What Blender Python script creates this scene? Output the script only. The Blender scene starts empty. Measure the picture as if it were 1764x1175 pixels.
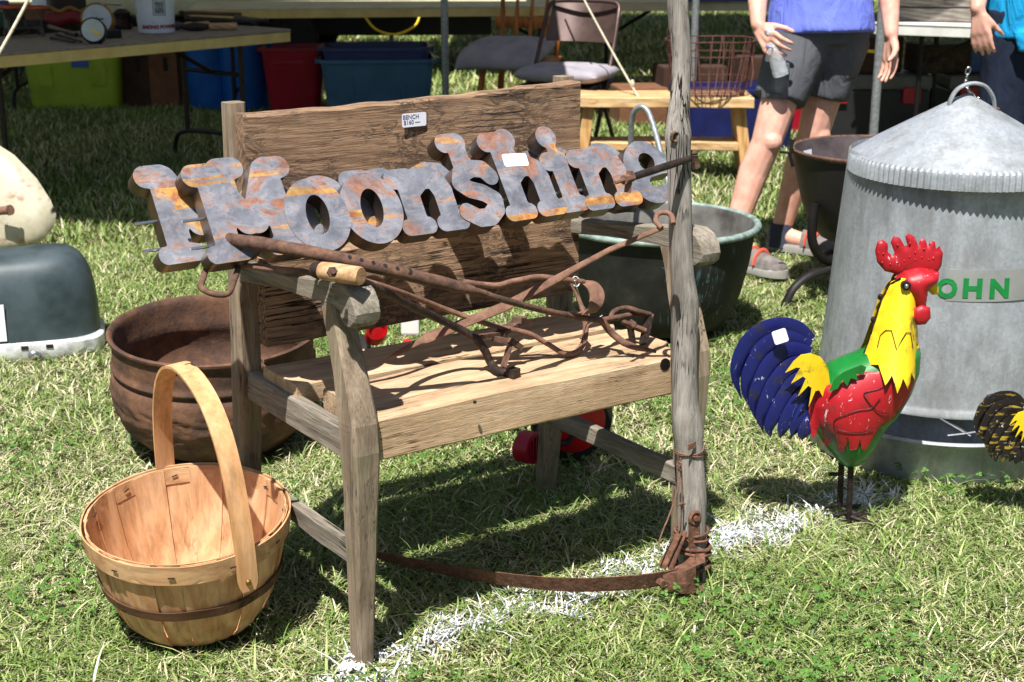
import bpy, bmesh, math, random
import numpy as np
from mathutils import Vector, Matrix, noise
from mathutils.geometry import delaunay_2d_cdt
random.seed(7); rng = np.random.default_rng(7)
PI = math.pi
scn = bpy.context.scene
COL = scn.collection

# ------------------------------------------------------------------ camera, sky, sun, exposure
FPX, PITCH, CAMZ = 2500.0, 0.2907, 1.2723
cam = bpy.data.cameras.new('camera'); camo = bpy.data.objects.new('camera', cam); COL.objects.link(camo)
cam.sensor_width = 36.0; cam.lens = FPX / 1764 * 36
camo.location = (0, 0, CAMZ); camo.rotation_euler = (PI / 2 - PITCH, 0, 0)
cam.clip_start = 0.05; cam.clip_end = 300
cam.dof.use_dof = True; cam.dof.focus_distance = 2.75; cam.dof.aperture_fstop = 9.0
scn.camera = camo
SUNV = Vector((-0.134, -0.493, 1.0)).normalized()          # towards the sun
SEL = math.asin(SUNV.z)
world = bpy.data.worlds.new('World'); scn.world = world; world.use_nodes = True
wn = world.node_tree.nodes; wl = world.node_tree.links; wn.clear()
wo = wn.new('ShaderNodeOutputWorld'); wb = wn.new('ShaderNodeBackground'); sk = wn.new('ShaderNodeTexSky')
sk.sky_type = 'NISHITA'; sk.sun_disc = False; sk.sun_elevation = SEL
sk.sun_rotation = math.atan2(SUNV.x, SUNV.y); sk.altitude = 200; sk.air_density = 1.0; sk.dust_density = 1.5
wb.inputs['Strength'].default_value = 0.052
wl.new(sk.outputs[0], wb.inputs[0]); wl.new(wb.outputs[0], wo.inputs[0])
sun = bpy.data.lights.new('sun', 'SUN'); suno = bpy.data.objects.new('sun', sun); COL.objects.link(suno)
sun.energy = 5.0; sun.angle = math.radians(0.53); sun.color = (1.0, 0.975, 0.935)
suno.rotation_euler = SUNV.to_track_quat('Z', 'Y').to_euler(); suno.location = (-2, -6, 12)
scn.view_settings.view_transform = 'Standard'; scn.view_settings.look = 'None'
scn.view_settings.gamma = 1.0; scn.view_settings.exposure = 0.77
scn.view_settings.use_curve_mapping = False

# ------------------------------------------------------------------ survey helpers (positions measured on the ground)
def ray(x, y):
    c, s = math.cos(PITCH), math.sin(PITCH)
    k = (y - 587.5) / FPX
    return Vector(((x - 882) / FPX, c - k * s, -s - k * c))
def G(x, y, z=0.0):
    d = ray(x, y); k = (z - CAMZ) / d.z
    return Vector((0, 0, CAMZ)) + d * k
def Y(x, y, yy):
    d = ray(x, y); return Vector((0, 0, CAMZ)) + d * (yy / d.y)
BT = 0.6044
BO = Vector((-0.2621, 2.289, 0))
BF = Matrix.Translation(BO) @ Matrix.Rotation(BT, 4, 'Z')   # bench frame: u along, v back, z up
BA = Vector((math.cos(BT), math.sin(BT), 0)); BB = Vector((-math.sin(BT), math.cos(BT), 0))
BW, BD = 0.7367, 0.4182
def BZ(x, y, z):                       # bench-frame point at height z
    return BF.inverted() @ G(x, y, z)
def BV(x, y, v):                       # bench-frame point on the plane v = const
    d = ray(x, y); C = Vector((0, 0, CAMZ)); k = (v - (C - BO).dot(BB)) / d.dot(BB)
    return BF.inverted() @ (C + d * k)
def BU(x, y, u):
    d = ray(x, y); C = Vector((0, 0, CAMZ)); k = (u - (C - BO).dot(BA)) / d.dot(BA)
    return BF.inverted() @ (C + d * k)

# ------------------------------------------------------------------ materials
MATS = {}
def lin(r, g, b):
    f = lambda c: (c / 255 / 12.92) if c / 255 <= 0.04045 else ((c / 255 + 0.055) / 1.055) ** 2.4
    return (f(r), f(g), f(b), 1)
def c4(c): return tuple(c) if len(c) == 4 else (c[0], c[1], c[2], 1)
class NT:
    def __init__(s, name):
        s.m = bpy.data.materials.new(name); s.m.use_nodes = True; MATS[name] = s.m
        s.n = s.m.node_tree.nodes; s.l = s.m.node_tree.links; s.n.clear()
        s.out = s.n.new('ShaderNodeOutputMaterial'); s.p = s.n.new('ShaderNodeBsdfPrincipled')
        s.l.new(s.p.outputs[0], s.out.inputs[0])
        s.tc = s.n.new('ShaderNodeTexCoord')
    def set(s, sock, v):
        if isinstance(v, bpy.types.NodeSocket): s.l.new(v, sock)
        elif isinstance(v, (tuple, list)) and sock.type == 'RGBA': sock.default_value = c4(v)
        else: sock.default_value = v
    def map(s, scale=(1, 1, 1), rot=(0, 0, 0), loc=(0, 0, 0)):
        m = s.n.new('ShaderNodeMapping'); m.inputs['Scale'].default_value = scale
        m.inputs['Rotation'].default_value = rot; m.inputs['Location'].default_value = loc
        s.l.new(s.vec(), m.inputs[0]); return m.outputs[0]
    def vec(s):
        if not hasattr(s, '_v'):
            oi = s.n.new('ShaderNodeObjectInfo'); ml = s.n.new('ShaderNodeMath'); ml.operation = 'MULTIPLY'; ml.inputs[1].default_value = 9.0; s.l.new(oi.outputs['Random'], ml.inputs[0])
            ad = s.n.new('ShaderNodeVectorMath'); ad.operation = 'ADD'; s.l.new(s.tc.outputs['Object'], ad.inputs[0]); s.l.new(ml.outputs[0], ad.inputs[1]); s._v = ad.outputs[0]
        return s._v
    def noise(s, vec, scale, detail=5, rough=.6, dist=0):
        t = s.n.new('ShaderNodeTexNoise'); s.l.new(vec, t.inputs['Vector'])
        t.inputs['Scale'].default_value = scale; t.inputs['Detail'].default_value = detail
        t.inputs['Roughness'].default_value = rough; t.inputs['Distortion'].default_value = dist
        return t.outputs['Fac']
    def wave(s, vec, scale, dist, detail=3, axis='X'):
        t = s.n.new('ShaderNodeTexWave'); s.l.new(vec, t.inputs['Vector']); t.bands_direction = axis
        t.inputs['Scale'].default_value = scale; t.inputs['Distortion'].default_value = dist
        t.inputs['Detail'].default_value = detail; t.inputs['Detail Scale'].default_value = 1.5
        return t.outputs['Fac']
    def vor(s, vec, scale, feature='F1'):
        t = s.n.new('ShaderNodeTexVoronoi'); s.l.new(vec, t.inputs['Vector']); t.feature = feature
        t.inputs['Scale'].default_value = scale; return t.outputs['Distance']
    def ramp(s, fac, stops, interp='LINEAR'):
        r = s.n.new('ShaderNodeValToRGB'); s.l.new(fac, r.inputs[0]); cr = r.color_ramp; cr.interpolation = interp
        while len(cr.elements) < len(stops): cr.elements.new(0.5)
        for e, (p, c) in zip(cr.elements, stops):
            e.position = p; e.color = c4(c) if isinstance(c, (tuple, list)) else (c, c, c, 1)
        return r.outputs[0]
    def mix(s, fac, a, b, mode='MIX'):
        m = s.n.new('ShaderNodeMix'); m.data_type = 'RGBA'; m.blend_type = mode
        s.set(m.inputs[0], fac); s.set(m.inputs[6], a); s.set(m.inputs[7], b); return m.outputs[2]
    def math(s, op, a, b):
        m = s.n.new('ShaderNodeMath'); m.operation = op; s.set(m.inputs[0], a); s.set(m.inputs[1], b); return m.outputs[0]
    def bump(s, h, strength, dist=.002):
        b = s.n.new('ShaderNodeBump'); s.l.new(h, b.inputs['Height']); b.inputs['Strength'].default_value = strength
        b.inputs['Distance'].default_value = dist; s.l.new(b.outputs[0], s.p.inputs['Normal'])
    def fin(s, col, rough=.7, metal=0.0, spec=None):
        s.set(s.p.inputs['Base Color'], col); s.set(s.p.inputs['Roughness'], rough); s.set(s.p.inputs['Metallic'], metal)
        if spec is not None: s.p.inputs['Specular IOR Level'].default_value = spec
        return s.m

def wood(name, dark, mid, light, axis='x', grain=55, rough=.75, bump=.6, crack=.35, green=0.0, saw=0.0, crackw=.03, blk=0.0, ringmix=.4):
    k = NT(name); st = .05
    sc = {'x': (st, 1, 1), 'y': (1, st, 1), 'z': (1, 1, st)}[axis]
    v = k.map(sc); big = k.noise(v, grain * .35, 4, .55, .6); fine = k.noise(v, grain * 3.2, 4, .7)
    rings = k.wave(k.map({'x': (.12, 1, 1), 'y': (1, .12, 1), 'z': (1, 1, .12)}[axis]), grain * .45, 6.0, 3, 'DIAGONAL')
    col = k.ramp(big, [(.25, dark), (.5, mid), (.78, light)])
    col = k.mix(ringmix, col, k.ramp(rings, [(.0, dark), (.5, mid), (1, light)]))
    fr = k.ramp(fine, [(.3, .55), (.55, 1.0), (.8, 1.12)])
    col = k.mix(.75, col, fr, 'MULTIPLY')
    cr = k.noise(k.map({'x': (.025, 1, 1), 'y': (1, .025, 1), 'z': (1, 1, .025)}[axis], loc=(3, 7, 2)), grain * .9, 3, .5, .3)
    cm = k.ramp(cr, [(.5 - crackw, 0.0), (.5, 1.0), (.5 + crackw, 0.0)])
    gate = k.ramp(k.noise(k.map((1, 1, 1), loc=(5, 1, 9)), 7, 3), [(.5, 0.0), (.62, 1.0)])
    cm = k.math('MULTIPLY', cm, gate); cm2 = k.math('MULTIPLY', cm, crack * 2.2)
    col = k.mix(cm2, col, (dark[0] * .12, dark[1] * .12, dark[2] * .14, 1))
    blotch = k.noise(k.map((1, 1, 1), loc=(2, 2, 4)), 9, 4)
    col = k.mix(.6, col, k.ramp(blotch, [(.3, .68), (.6, 1.05)]), 'MULTIPLY')
    if green: col = k.mix(k.ramp(k.noise(k.map((1, 1, 1), loc=(9, 4, 1)), 14, 5), [(.5, 0.0), (.7, green)]), col, (.17, .19, .09, 1))
    hb = k.math('ADD', fine, k.math('MULTIPLY', cm, -1.6))
    if blk:                                                     # dark checks running across and along the old sawn face
        bx = k.noise(k.map((.35, 1, 1.0), loc=(1, 6, 3)), 26, 6, .75, 1.4)
        bg = k.ramp(k.noise(k.map((1, 1, 1), loc=(4, 3, 8)), 7, 3), [(.44, 0.0), (.56, 1.0)])
        bm = k.math('MULTIPLY', k.math('MULTIPLY', k.ramp(bx, [(.46, 0.0), (.49, 1.0), (.51, 1.0), (.54, 0.0)]), bg), blk)
        col = k.mix(bm, col, (.025, .022, .024, 1)); hb = k.math('ADD', hb, k.math('MULTIPLY', bm, -1.0))
    if saw:
        w = k.wave(k.map((1, 1, .12), rot=(0, .25, 0)), 36, 2.5, 2, 'X')
        sm = k.math('MULTIPLY', k.ramp(w, [(.78, 0.0), (.95, 1.0)]), k.ramp(k.noise(k.map((1, 1, 1), loc=(7, 7, 7)), 11, 4), [(.5, 0.0), (.62, saw)]))
        col = k.mix(sm, col, (.03, .028, .03, 1)); hb = k.math('ADD', hb, k.math('MULTIPLY', sm, -.8))
    k.bump(hb, bump, .0025)
    return k.fin(col, rough, 0, .25)
def rust(name, stops, scale=28, rough=.85, metal=.0, bump=.5, bscale=120, spec=.25):
    k = NT(name); v = k.map()
    a = k.noise(v, scale, 8, .68, .4); b = k.noise(v, bscale, 5, .7)
    col = k.ramp(a, stops); col = k.mix(.5, col, k.ramp(b, [(.3, .6), (.65, 1.15)]), 'MULTIPLY')
    k.bump(k.math('ADD', b, a), bump, .0025); return k.fin(col, rough, metal, spec)
def plain(name, c, c2=None, scale=20, rough=.5, metal=0.0, bump=.1, bscale=150, spec=.4, detail=5):
    k = NT(name); v = k.map(); c = c4(c)
    c2 = c4(c2) if c2 else (c[0] * .78, c[1] * .78, c[2] * .78, 1)
    a = k.noise(v, scale, detail, .6); col = k.ramp(a, [(.32, c2), (.62, c)])
    if bump: k.bump(k.noise(v, bscale, 4, .6), bump, .002)
    return k.fin(col, rough, metal, spec)
def chipped(name, c, under=(.4, .4, .42), rough=.32, amount=.6, dirt=(.03, .025, .02)):
    k = NT(name); v = k.map(); c = c4(c)
    base = k.mix(k.ramp(k.noise(v, 25, 5, .6), [(.35, 0.0), (.7, .35)]), c, (c[0] * .5, c[1] * .5, c[2] * .5, 1))
    s1 = k.noise(k.map((1, 1, .35), rot=(0, .6, 0)), 75, 6, .75, .8)
    m = k.ramp(s1, [(amount, 0.0), (amount + .02, 1.0)])
    col = k.mix(m, base, under)
    col = k.mix(k.ramp(k.noise(k.map((1, 1, 1), loc=(5, 5, 5)), 18, 6, .7), [(.56, 0.0), (.68, .9)]), col, dirt)
    k.bump(k.math('ADD', m, k.noise(v, 14, 3)), .25, .002)
    return k.fin(col, rough, 0, .5)

oak_d, oak_m, oak_l = lin(128, 94, 66), lin(178, 138, 100), lin(208, 168, 126)
wood('oak_back', lin(118, 92, 72), lin(156, 125, 98), lin(186, 154, 124), 'x', 85, .8, .8, .7, saw=.0, blk=.65, ringmix=.3)
wood('oak_seat', lin(166, 134, 102), lin(200, 168, 132), lin(220, 192, 158), 'x', 170, .8, .6, .6, ringmix=.12)
wood('oak_rough', lin(58, 44, 34), lin(96, 76, 60), lin(140, 112, 86), 'x', 70, .9, 1.0, .8)
wood('grey_z', lin(104, 90, 74), lin(142, 124, 104), lin(170, 152, 130), 'z', 130, .85, .6, .5, green=.35, ringmix=.12)
wood('grey_y', lin(92, 84, 74), lin(140, 130, 116), lin(182, 172, 158), 'y', 120, .85, .7, .6, green=.25, ringmix=.12)
wood('drift', lin(104, 99, 93), lin(154, 147, 138), lin(190, 182, 172), 'z', 110, .9, 1.0, .9, crackw=.035, ringmix=.15)
wood('drift_x', lin(86, 80, 74), lin(140, 132, 122), lin(184, 174, 162), 'x', 60, .9, 1.0, .6)
wood('pine_x', lin(186, 140, 92), lin(212, 172, 122), lin(230, 198, 152), 'x', 30, .55, .25, .1)
wood('pine_z', lin(180, 130, 76), lin(208, 162, 104), lin(226, 188, 134), 'z', 30, .55, .25, .1)
wood('maple_z', lin(136, 74, 30), lin(178, 106, 48), lin(200, 130, 66), 'z', 30, .4, .2, .1)
wood('handle_wood', lin(150, 110, 76), lin(190, 150, 110), lin(214, 180, 140), 'x', 60, .7, .5, .5)
wood('basket_stave', lin(186, 132, 90), lin(212, 162, 118), lin(228, 186, 144), 'z', 26, .62, .25, .12)
wood('basket_band', lin(176, 124, 84), lin(206, 158, 112), lin(222, 182, 138), 'x', 26, .62, .3, .2)
wood('basket_hoop', lin(62, 40, 28), lin(92, 62, 44), lin(120, 86, 62), 'x', 26, .7, .3, .4)
wood('basket_handle', lin(206, 150, 100), lin(222, 170, 120), lin(230, 186, 140), 'z', 22, .55, .2, .08)
RUSTS = [(.25, lin(48, 30, 24)), (.45, lin(92, 58, 42)), (.6, lin(126, 76, 50)), (.8, lin(160, 98, 60))]
rust('rust_iron', [(.28, lin(50, 38, 34)), (.5, lin(96, 72, 60)), (.68, lin(128, 92, 72)), (.85, lin(150, 104, 76))], 40)
rust('rust_orange', [(.25, lin(84, 60, 50)), (.5, lin(124, 92, 76)), (.8, lin(156, 118, 96))], 40)
rust('rust_dark', [(.3, lin(30, 26, 26)), (.5, lin(56, 46, 42)), (.75, lin(96, 72, 58))], 46, .6, .3, .7)
rust('rust_pot', [(.2, lin(50, 38, 33)), (.42, lin(80, 60, 50)), (.58, lin(106, 76, 58)), (.8, lin(132, 96, 70))], 13, .8, 0, .7, 90)
rust('rust_blade', [(.25, lin(64, 44, 36)), (.5, lin(108, 76, 60)), (.75, lin(142, 102, 80))], 60, .9, 0, 1.0)
# steel letters: mill steel with rust blooms and paint-like streaks running along the sheet
k = NT('letter_face'); v = k.map()
base = k.ramp(k.noise(v, 22, 7, .65), [(.28, lin(98, 98, 104)), (.5, lin(132, 133, 141)), (.72, lin(160, 160, 166))])
r1 = k.noise(k.map((.7, 1.3, 1), loc=(.3, 0, 0)), 13, 10, .76, .7)
rc = k.ramp(k.noise(v, 55, 5, .7), [(.3, lin(92, 58, 42)), (.5, lin(134, 82, 52)), (.7, lin(168, 108, 66))])
col = k.mix(k.ramp(r1, [(.505, 0.0), (.55, .6), (.62, .95)]), base, rc)
st = k.noise(k.map((.06, 1.0, 1), loc=(1, .2, 0), rot=(0, 0, .06)), 30, 5, .6)
g2 = k.ramp(k.noise(k.map((1, 1, 1), loc=(3, 3, 3)), 8, 4), [(.42, 0.0), (.5, 1.0)])
col = k.mix(k.math('MULTIPLY', k.ramp(st, [(.55, 0.0), (.6, .9)]), g2), col, k.ramp(k.noise(v, 45, 6, .7), [(.35, lin(158, 90, 44)), (.55, lin(196, 146, 72)), (.7, lin(194, 176, 122))]))
sp = k.noise(k.map((1, 1, 1), loc=(8, 1, 1)), 120, 6, .8)
col = k.mix(k.ramp(sp, [(.6, 0.0), (.66, .75)]), col, lin(84, 54, 42))
k.bump(k.math('ADD', r1, sp), .18, .002); k.fin(col, k.ramp(r1, [(.45, .36), (.6, .8)]), k.ramp(r1, [(.46, .4), (.56, .0)]), .5)
k = NT('letter_side'); v = k.map()
col = k.ramp(k.noise(v, 14, 6, .65), [(.3, lin(58, 50, 46)), (.5, lin(92, 82, 74)), (.7, lin(112, 82, 60))])  # side steel toned darker than the faces: their shade is put into the colour
k.bump(k.noise(v, 50, 4), .15); k.fin(col, .38, .75)
# galvanised sheet with spangle
k = NT('galvanised'); v = k.map()
vv = k.n.new('ShaderNodeTexVoronoi'); k.l.new(v, vv.inputs['Vector']); vv.inputs['Scale'].default_value = 150
spg = k.n.new('ShaderNodeRGBToBW'); k.l.new(vv.outputs['Color'], spg.inputs[0])
base = k.mix(.35, k.ramp(k.noise(v, 9, 8, .7), [(.3, lin(142, 146, 150)), (.7, lin(180, 185, 189))]), k.ramp(spg.outputs[0], [(.1, lin(150, 156, 162)), (.9, lin(194, 199, 203))]))
stn = k.noise(k.map((1.6, 1.6, .6), loc=(2, 0, 1)), 5, 7, .68)
base = k.mix(k.ramp(stn, [(.46, 0.0), (.64, .7)]), base, lin(112, 113, 112))
stk = k.noise(k.map((5, 5, .25), loc=(1, 2, 0)), 9, 6, .7)
base = k.mix(k.ramp(stk, [(.55, 0.0), (.7, .45)]), base, lin(128, 126, 120))
scr = k.noise(k.map((2, 2, .5), rot=(.5, .3, 0)), 30, 6, .8, 1.5)
base = k.mix(k.ramp(scr, [(.67, 0.0), (.7, .7)]), base, lin(206, 212, 214))
k.bump(k.math('ADD', k.math('MULTIPLY', k.noise(v, 6, 3), 4.0), k.math('MULTIPLY', spg.outputs[0], .5)), .10, .006)
k.fin(base, k.ramp(stn, [(.3, .42), (.7, .62)]), .35, .5)
plain('galv_pole', lin(170, 174, 176), lin(130, 134, 136), 60, .45, .6, .15)
# big copper / black pots
k = NT('pot_black'); v = k.map()
col = k.ramp(k.noise(v, 9, 7, .65), [(.3, lin(18, 19, 18)), (.55, lin(36, 37, 33)), (.75, lin(62, 58, 50))])
dr = k.noise(k.map((6, 6, .55), loc=(1.7, .3, .8)), 2.4, 3, .5, 1.8)
gt = k.ramp(k.noise(k.map((1, 1, 1), loc=(2.2, 5, 1)), 4.5, 2), [(.56, 0.0), (.62, 1.0)])
ln = k.math('MULTIPLY', k.ramp(dr, [(.487, 0.0), (.498, 1.0), (.503, 1.0), (.514, 0.0)]), gt)
col = k.mix(k.math('MULTIPLY', ln, .6), col, lin(96, 138, 146))
k.bump(k.noise(v, 45, 5), .3); k.fin(col, .7, .0, .3)
plain('pot_inside', lin(126, 124, 118), lin(74, 70, 66), 10, .6, .2, .2)
plain('verdigris', lin(150, 168, 160), lin(96, 110, 104), 30, .7, .2, .3)
plain('iron_black', lin(32, 29, 28), lin(20, 18, 18), 20, .55, .3, .35, 80)
plain('kettle_inside', lin(92, 82, 82), lin(60, 52, 52), 12, .6, .2, .2)
k = NT('kettle_black'); v = k.map()
col = k.ramp(k.noise(v, 12, 6), [(.3, lin(20, 17, 17)), (.7, lin(40, 34, 33))])
col = k.mix(k.ramp(k.noise(k.map((1, 1, .5), loc=(4.1, 2, 1)), 9, 4, .6), [(.66, 0.0), (.7, .8)]), col, lin(110, 160, 176))
k.bump(k.noise(v, 60, 5), .3); k.fin(col, .6, .05)
# rooster paints
chipped('paint_blue', lin(24, 30, 98), (.5, .52, .6), .4, .62)
chipped('paint_red', lin(172, 22, 34), (.75, .55, .55), .45, .63)
chipped('paint_yellow', lin(242, 205, 30), (.3, .25, .16), .48, .62)
chipped('paint_green', lin(24, 118, 46), (.5, .55, .5), .3, .69)
k = NT('paint_dark'); v = k.map()
w = k.noise(k.map((.25, 1, 1.6), rot=(0, .9, 0)), 60, 4, .6)
col = k.mix(k.ramp(w, [(.56, 0.0), (.62, .75)]), lin(30, 24, 28), lin(176, 150, 50))
col = k.mix(k.ramp(k.noise(v, 70, 5, .7), [(.64, 0.0), (.67, 1.0)]), col, lin(200, 200, 204)); k.fin(col, .35, 0, .5)
rust('weld', [(.3, lin(24, 20, 20)), (.6, lin(60, 52, 48)), (.8, lin(130, 120, 112))], 90, .5, .5, .8)
plain('paint_line', lin(22, 22, 22), None, 30, .5)
plain('cream_enamel', lin(206, 200, 178), lin(178, 168, 140), 9, .4, 0, .15, 40)
k = NT('cream_rust'); v = k.map()
col = k.ramp(k.noise(v, 9, 7, .65), [(.3, lin(150, 142, 116)), (.65, lin(184, 178, 156))])
col = k.mix(k.ramp(k.noise(v, 16, 7, .7), [(.57, 0.0), (.68, .9)]), col, lin(140, 92, 56)); k.bump(k.noise(v, 40, 4), .15); k.fin(col, .42)
plain('cowl_green', lin(66, 78, 82), lin(40, 52, 55), 9, .5, .0, .2, 30, .4, 8)
plain('cowl_trim', lin(226, 228, 226), lin(150, 150, 148), 26, .45, .2, .3)
plain('plastic_red', lin(204, 20, 30), lin(160, 14, 24), 10, .35, 0, .05)
plain('plastic_crimson', lin(176, 16, 52), None, 10, .4, 0, .05)
plain('rubber', lin(28, 28, 28), lin(18, 18, 18), 30, .8, 0, .2)
plain('bin_red', lin(168, 18, 40), lin(140, 12, 30), 6, .45, 0, .05)
plain('bin_blue', lin(8, 92, 172), lin(4, 76, 150), 6, .42, 0, .05)
plain('tote_blue', lin(70, 112, 140), lin(58, 96, 124), 6, .45, 0, .05)
plain('tote_navy', lin(56, 66, 112), lin(44, 54, 96), 6, .45, 0, .05)
plain('tote_lime', lin(150, 172, 40), lin(130, 152, 30), 5, .45, 0, .05)
plain('cardboard', lin(120, 82, 56), lin(100, 66, 44), 12, .9, 0, .15)
plain('cardboard_dark', lin(70, 46, 34), lin(50, 34, 26), 12, .9, 0, .15)
plain('table_yellow', lin(226, 200, 132), lin(204, 174, 108), 8, .6, 0, .2)
plain('table_top_grey', lin(146, 134, 122), lin(116, 106, 98), 22, .7, 0, .2)
plain('table_edge', lin(70, 68, 70), None, 20, .6)
plain('table_beige', lin(206, 198, 168), lin(186, 176, 146), 8, .55, 0, .1)
plain('table_white', lin(228, 226, 220), lin(206, 204, 196), 8, .5, 0, .1)
plain('leg_brown', lin(58, 48, 44), lin(40, 34, 32), 20, .45, .4, .15)
plain('leg_black', lin(26, 25, 26), None, 20, .5, .3, .15)
plain('enamel_white', lin(224, 232, 240), lin(204, 214, 226), 6, .3, 0, .03)
plain('print_red', lin(150, 24, 36), None, 30, .5)
plain('print_teal', lin(40, 90, 100), None, 30, .5)
plain('print_grey', lin(90, 96, 104), lin(170, 176, 180), 60, .5)
plain('print_green', lin(20, 124, 58), None, 30, .45)
plain('print_ink', lin(120, 124, 152), None, 30, .6)
plain('paper', lin(240, 240, 246), lin(230, 230, 238), 10, .6, 0, .02)
plain('tape', lin(156, 158, 154), lin(140, 143, 141), 14, .5, .35, .05)
plain('pouch_red', lin(120, 24, 36), lin(84, 14, 26), 14, .5, 0, .4, 40)
plain('iron_tool', lin(62, 56, 54), lin(34, 30, 30), 40, .6, .4, .4)
plain('brass', lin(150, 116, 50), lin(96, 72, 36), 30, .45, .7, .2)
plain('clock_face', lin(206, 214, 220), lin(180, 190, 200), 10, .3)
plain('terracotta', lin(176, 78, 44), lin(130, 54, 34), 20, .7, 0, .2)
plain('stove_grey', lin(92, 90, 86), lin(60, 58, 56), 26, .65, .2, .4)
plain('green_tin', lin(24, 70, 48), None, 10, .5)
plain('blue_tin', lin(58, 92, 160), None, 10, .5)
plain('chair_metal', lin(86, 68, 64), lin(70, 54, 50), 14, .35, .4, .08)
plain('cushion_grey', lin(160, 154, 160), lin(140, 134, 142), 9, .95, 0, .5, 420, .1)
plain('wire_rust', lin(112, 74, 66), lin(74, 48, 44), 40, .75, .3, .4)
plain('rope', lin(210, 202, 180), lin(170, 160, 136), 60, .9, 0, .6, 300)
plain('string_white', lin(232, 232, 230), None, 60, .9)
plain('canopy_cloth', lin(214, 214, 212), None, 5, .9, 0, .1)
k_ = MATS['canopy_cloth'].node_tree; _t = k_.nodes.new('ShaderNodeBsdfTranslucent'); _t.inputs[0].default_value = (.75, .76, .8, 1); _m = k_.nodes.new('ShaderNodeMixShader'); _m.inputs[0].default_value = .22
_o = [n for n in k_.nodes if n.type == 'OUTPUT_MATERIAL'][0]; _p = [n for n in k_.nodes if n.type == 'BSDF_PRINCIPLED'][0]; k_.links.new(_p.outputs[0], _m.inputs[1]); k_.links.new(_t.outputs[0], _m.inputs[2]); k_.links.new(_m.outputs[0], _o.inputs[0])
plain('tarp_navy', lin(26, 34, 92), lin(16, 22, 64), 8, .5, 0, .3, 30)
plain('toolbox_black', lin(34, 34, 36), None, 12, .5, 0, .1)
plain('toolbox_grey', lin(92, 92, 92), None, 12, .5, 0, .1)
plain('latch_red', lin(160, 26, 32), None, 12, .4)
plain('orange_red', lin(206, 66, 34), lin(180, 50, 26), 12, .5)
plain('yellow_plastic', lin(244, 206, 24), None, 12, .4)
plain('chrome', lin(190, 192, 196), None, 30, .25, .9, .05)
plain('van_cream', lin(226, 222, 196), lin(206, 200, 168), 3, .4, 0, .03)
plain('under_dark', lin(24, 23, 22), None, 6, .8)
plain('sandal_grey', lin(124, 116, 112), lin(88, 82, 80), 30, .8, 0, .3)
plain('sandal_sole', lin(150, 146, 140), None, 20, .8)
plain('strap_coral', lin(222, 98, 74), None, 20, .7)
plain('sock_navy', lin(58, 62, 78), None, 60, .95, 0, .4, 400)
plain('hair_brown', lin(74, 50, 34), lin(48, 32, 22), 60, .6, 0, .8, 200)
plain('eye_white', lin(230, 228, 224), None, 10, .2)
plain('lips', lin(170, 96, 88), None, 20, .5)
plain('nail', lin(232, 190, 176), None, 20, .35)
plain('ring_silver', lin(200, 206, 214), None, 20, .2, .9, 0)
plain('gem_blue', lin(70, 120, 200), None, 20, .15)
def cloth(name, c, c2, wr, rough=.9):
    k = NT(name); v = k.map()
    w1 = k.noise(k.map((1.2, 1.2, .5), rot=(.3, .2, 0)), 9, 4, .5, 1.2); w2 = k.noise(v, 600, 2)
    k.bump(k.math('ADD', w1, k.math('MULTIPLY', w2, .04)), wr, .03)
    return k.fin(k.ramp(k.noise(v, 5, 4), [(.35, c2), (.65, c)]), rough, 0, .15)
cloth('shirt_periwinkle', lin(120, 134, 224), lin(104, 118, 208), .9)
cloth('shirt_turquoise', lin(36, 160, 212), lin(24, 140, 196), 1.0)
cloth('shorts_charcoal', lin(98, 99, 104), lin(82, 83, 88), .9)
cloth('trousers_navy', lin(40, 48, 66), lin(30, 36, 52), .5)
k = NT('skin'); v = k.map()
col = k.ramp(k.noise(v, 22, 5), [(.35, lin(206, 150, 130)), (.65, lin(224, 174, 154))]); k.bump(k.noise(v, 160, 4), .08, .001)
k.fin(col, .5, 0, .35); k.p.inputs['Subsurface Weight'].default_value = .12; k.p.inputs['Subsurface Radius'].default_value = (.02, .008, .004)
k = NT('bottle_plastic'); k.p.inputs['Transmission Weight'].default_value = .62; k.p.inputs['IOR'].default_value = 1.3; k.bump(k.noise(k.map(), 45, 3), .6, .01); k.fin((.86, .9, .93, 1), .12)
# lawn
k = NT('blade')
at = k.n.new('ShaderNodeAttribute'); at.attribute_name = 'Col'
k.fin(at.outputs['Color'], .55, 0, .35)
tr = k.n.new('ShaderNodeBsdfTranslucent'); k.l.new(at.outputs['Color'], tr.inputs[0]); ms = k.n.new('ShaderNodeMixShader'); ms.inputs[0].default_value = .14
k.l.new(k.p.outputs[0], ms.inputs[1]); k.l.new(tr.outputs[0], ms.inputs[2]); k.l.new(ms.outputs[0], k.out.inputs[0])
k = NT('soil'); v = k.map()
a = k.noise(v, 4, 8, .7); b = k.noise(v, 60, 6, .75)
col = k.mix(k.ramp(b, [(.35, 0.0), (.65, 1.0)]), k.ramp(a, [(.3, lin(62, 56, 32)), (.7, lin(78, 78, 40))]), k.ramp(a, [(.3, lin(108, 100, 62)), (.7, lin(116, 118, 66))]))
k.bump(b, 1.0, .02); k.fin(col, .95, 0, .1)

plain('lime', (.74, .76, .78, 1), (.55, .56, .55, 1), 40, .95, 0, .2)
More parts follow.
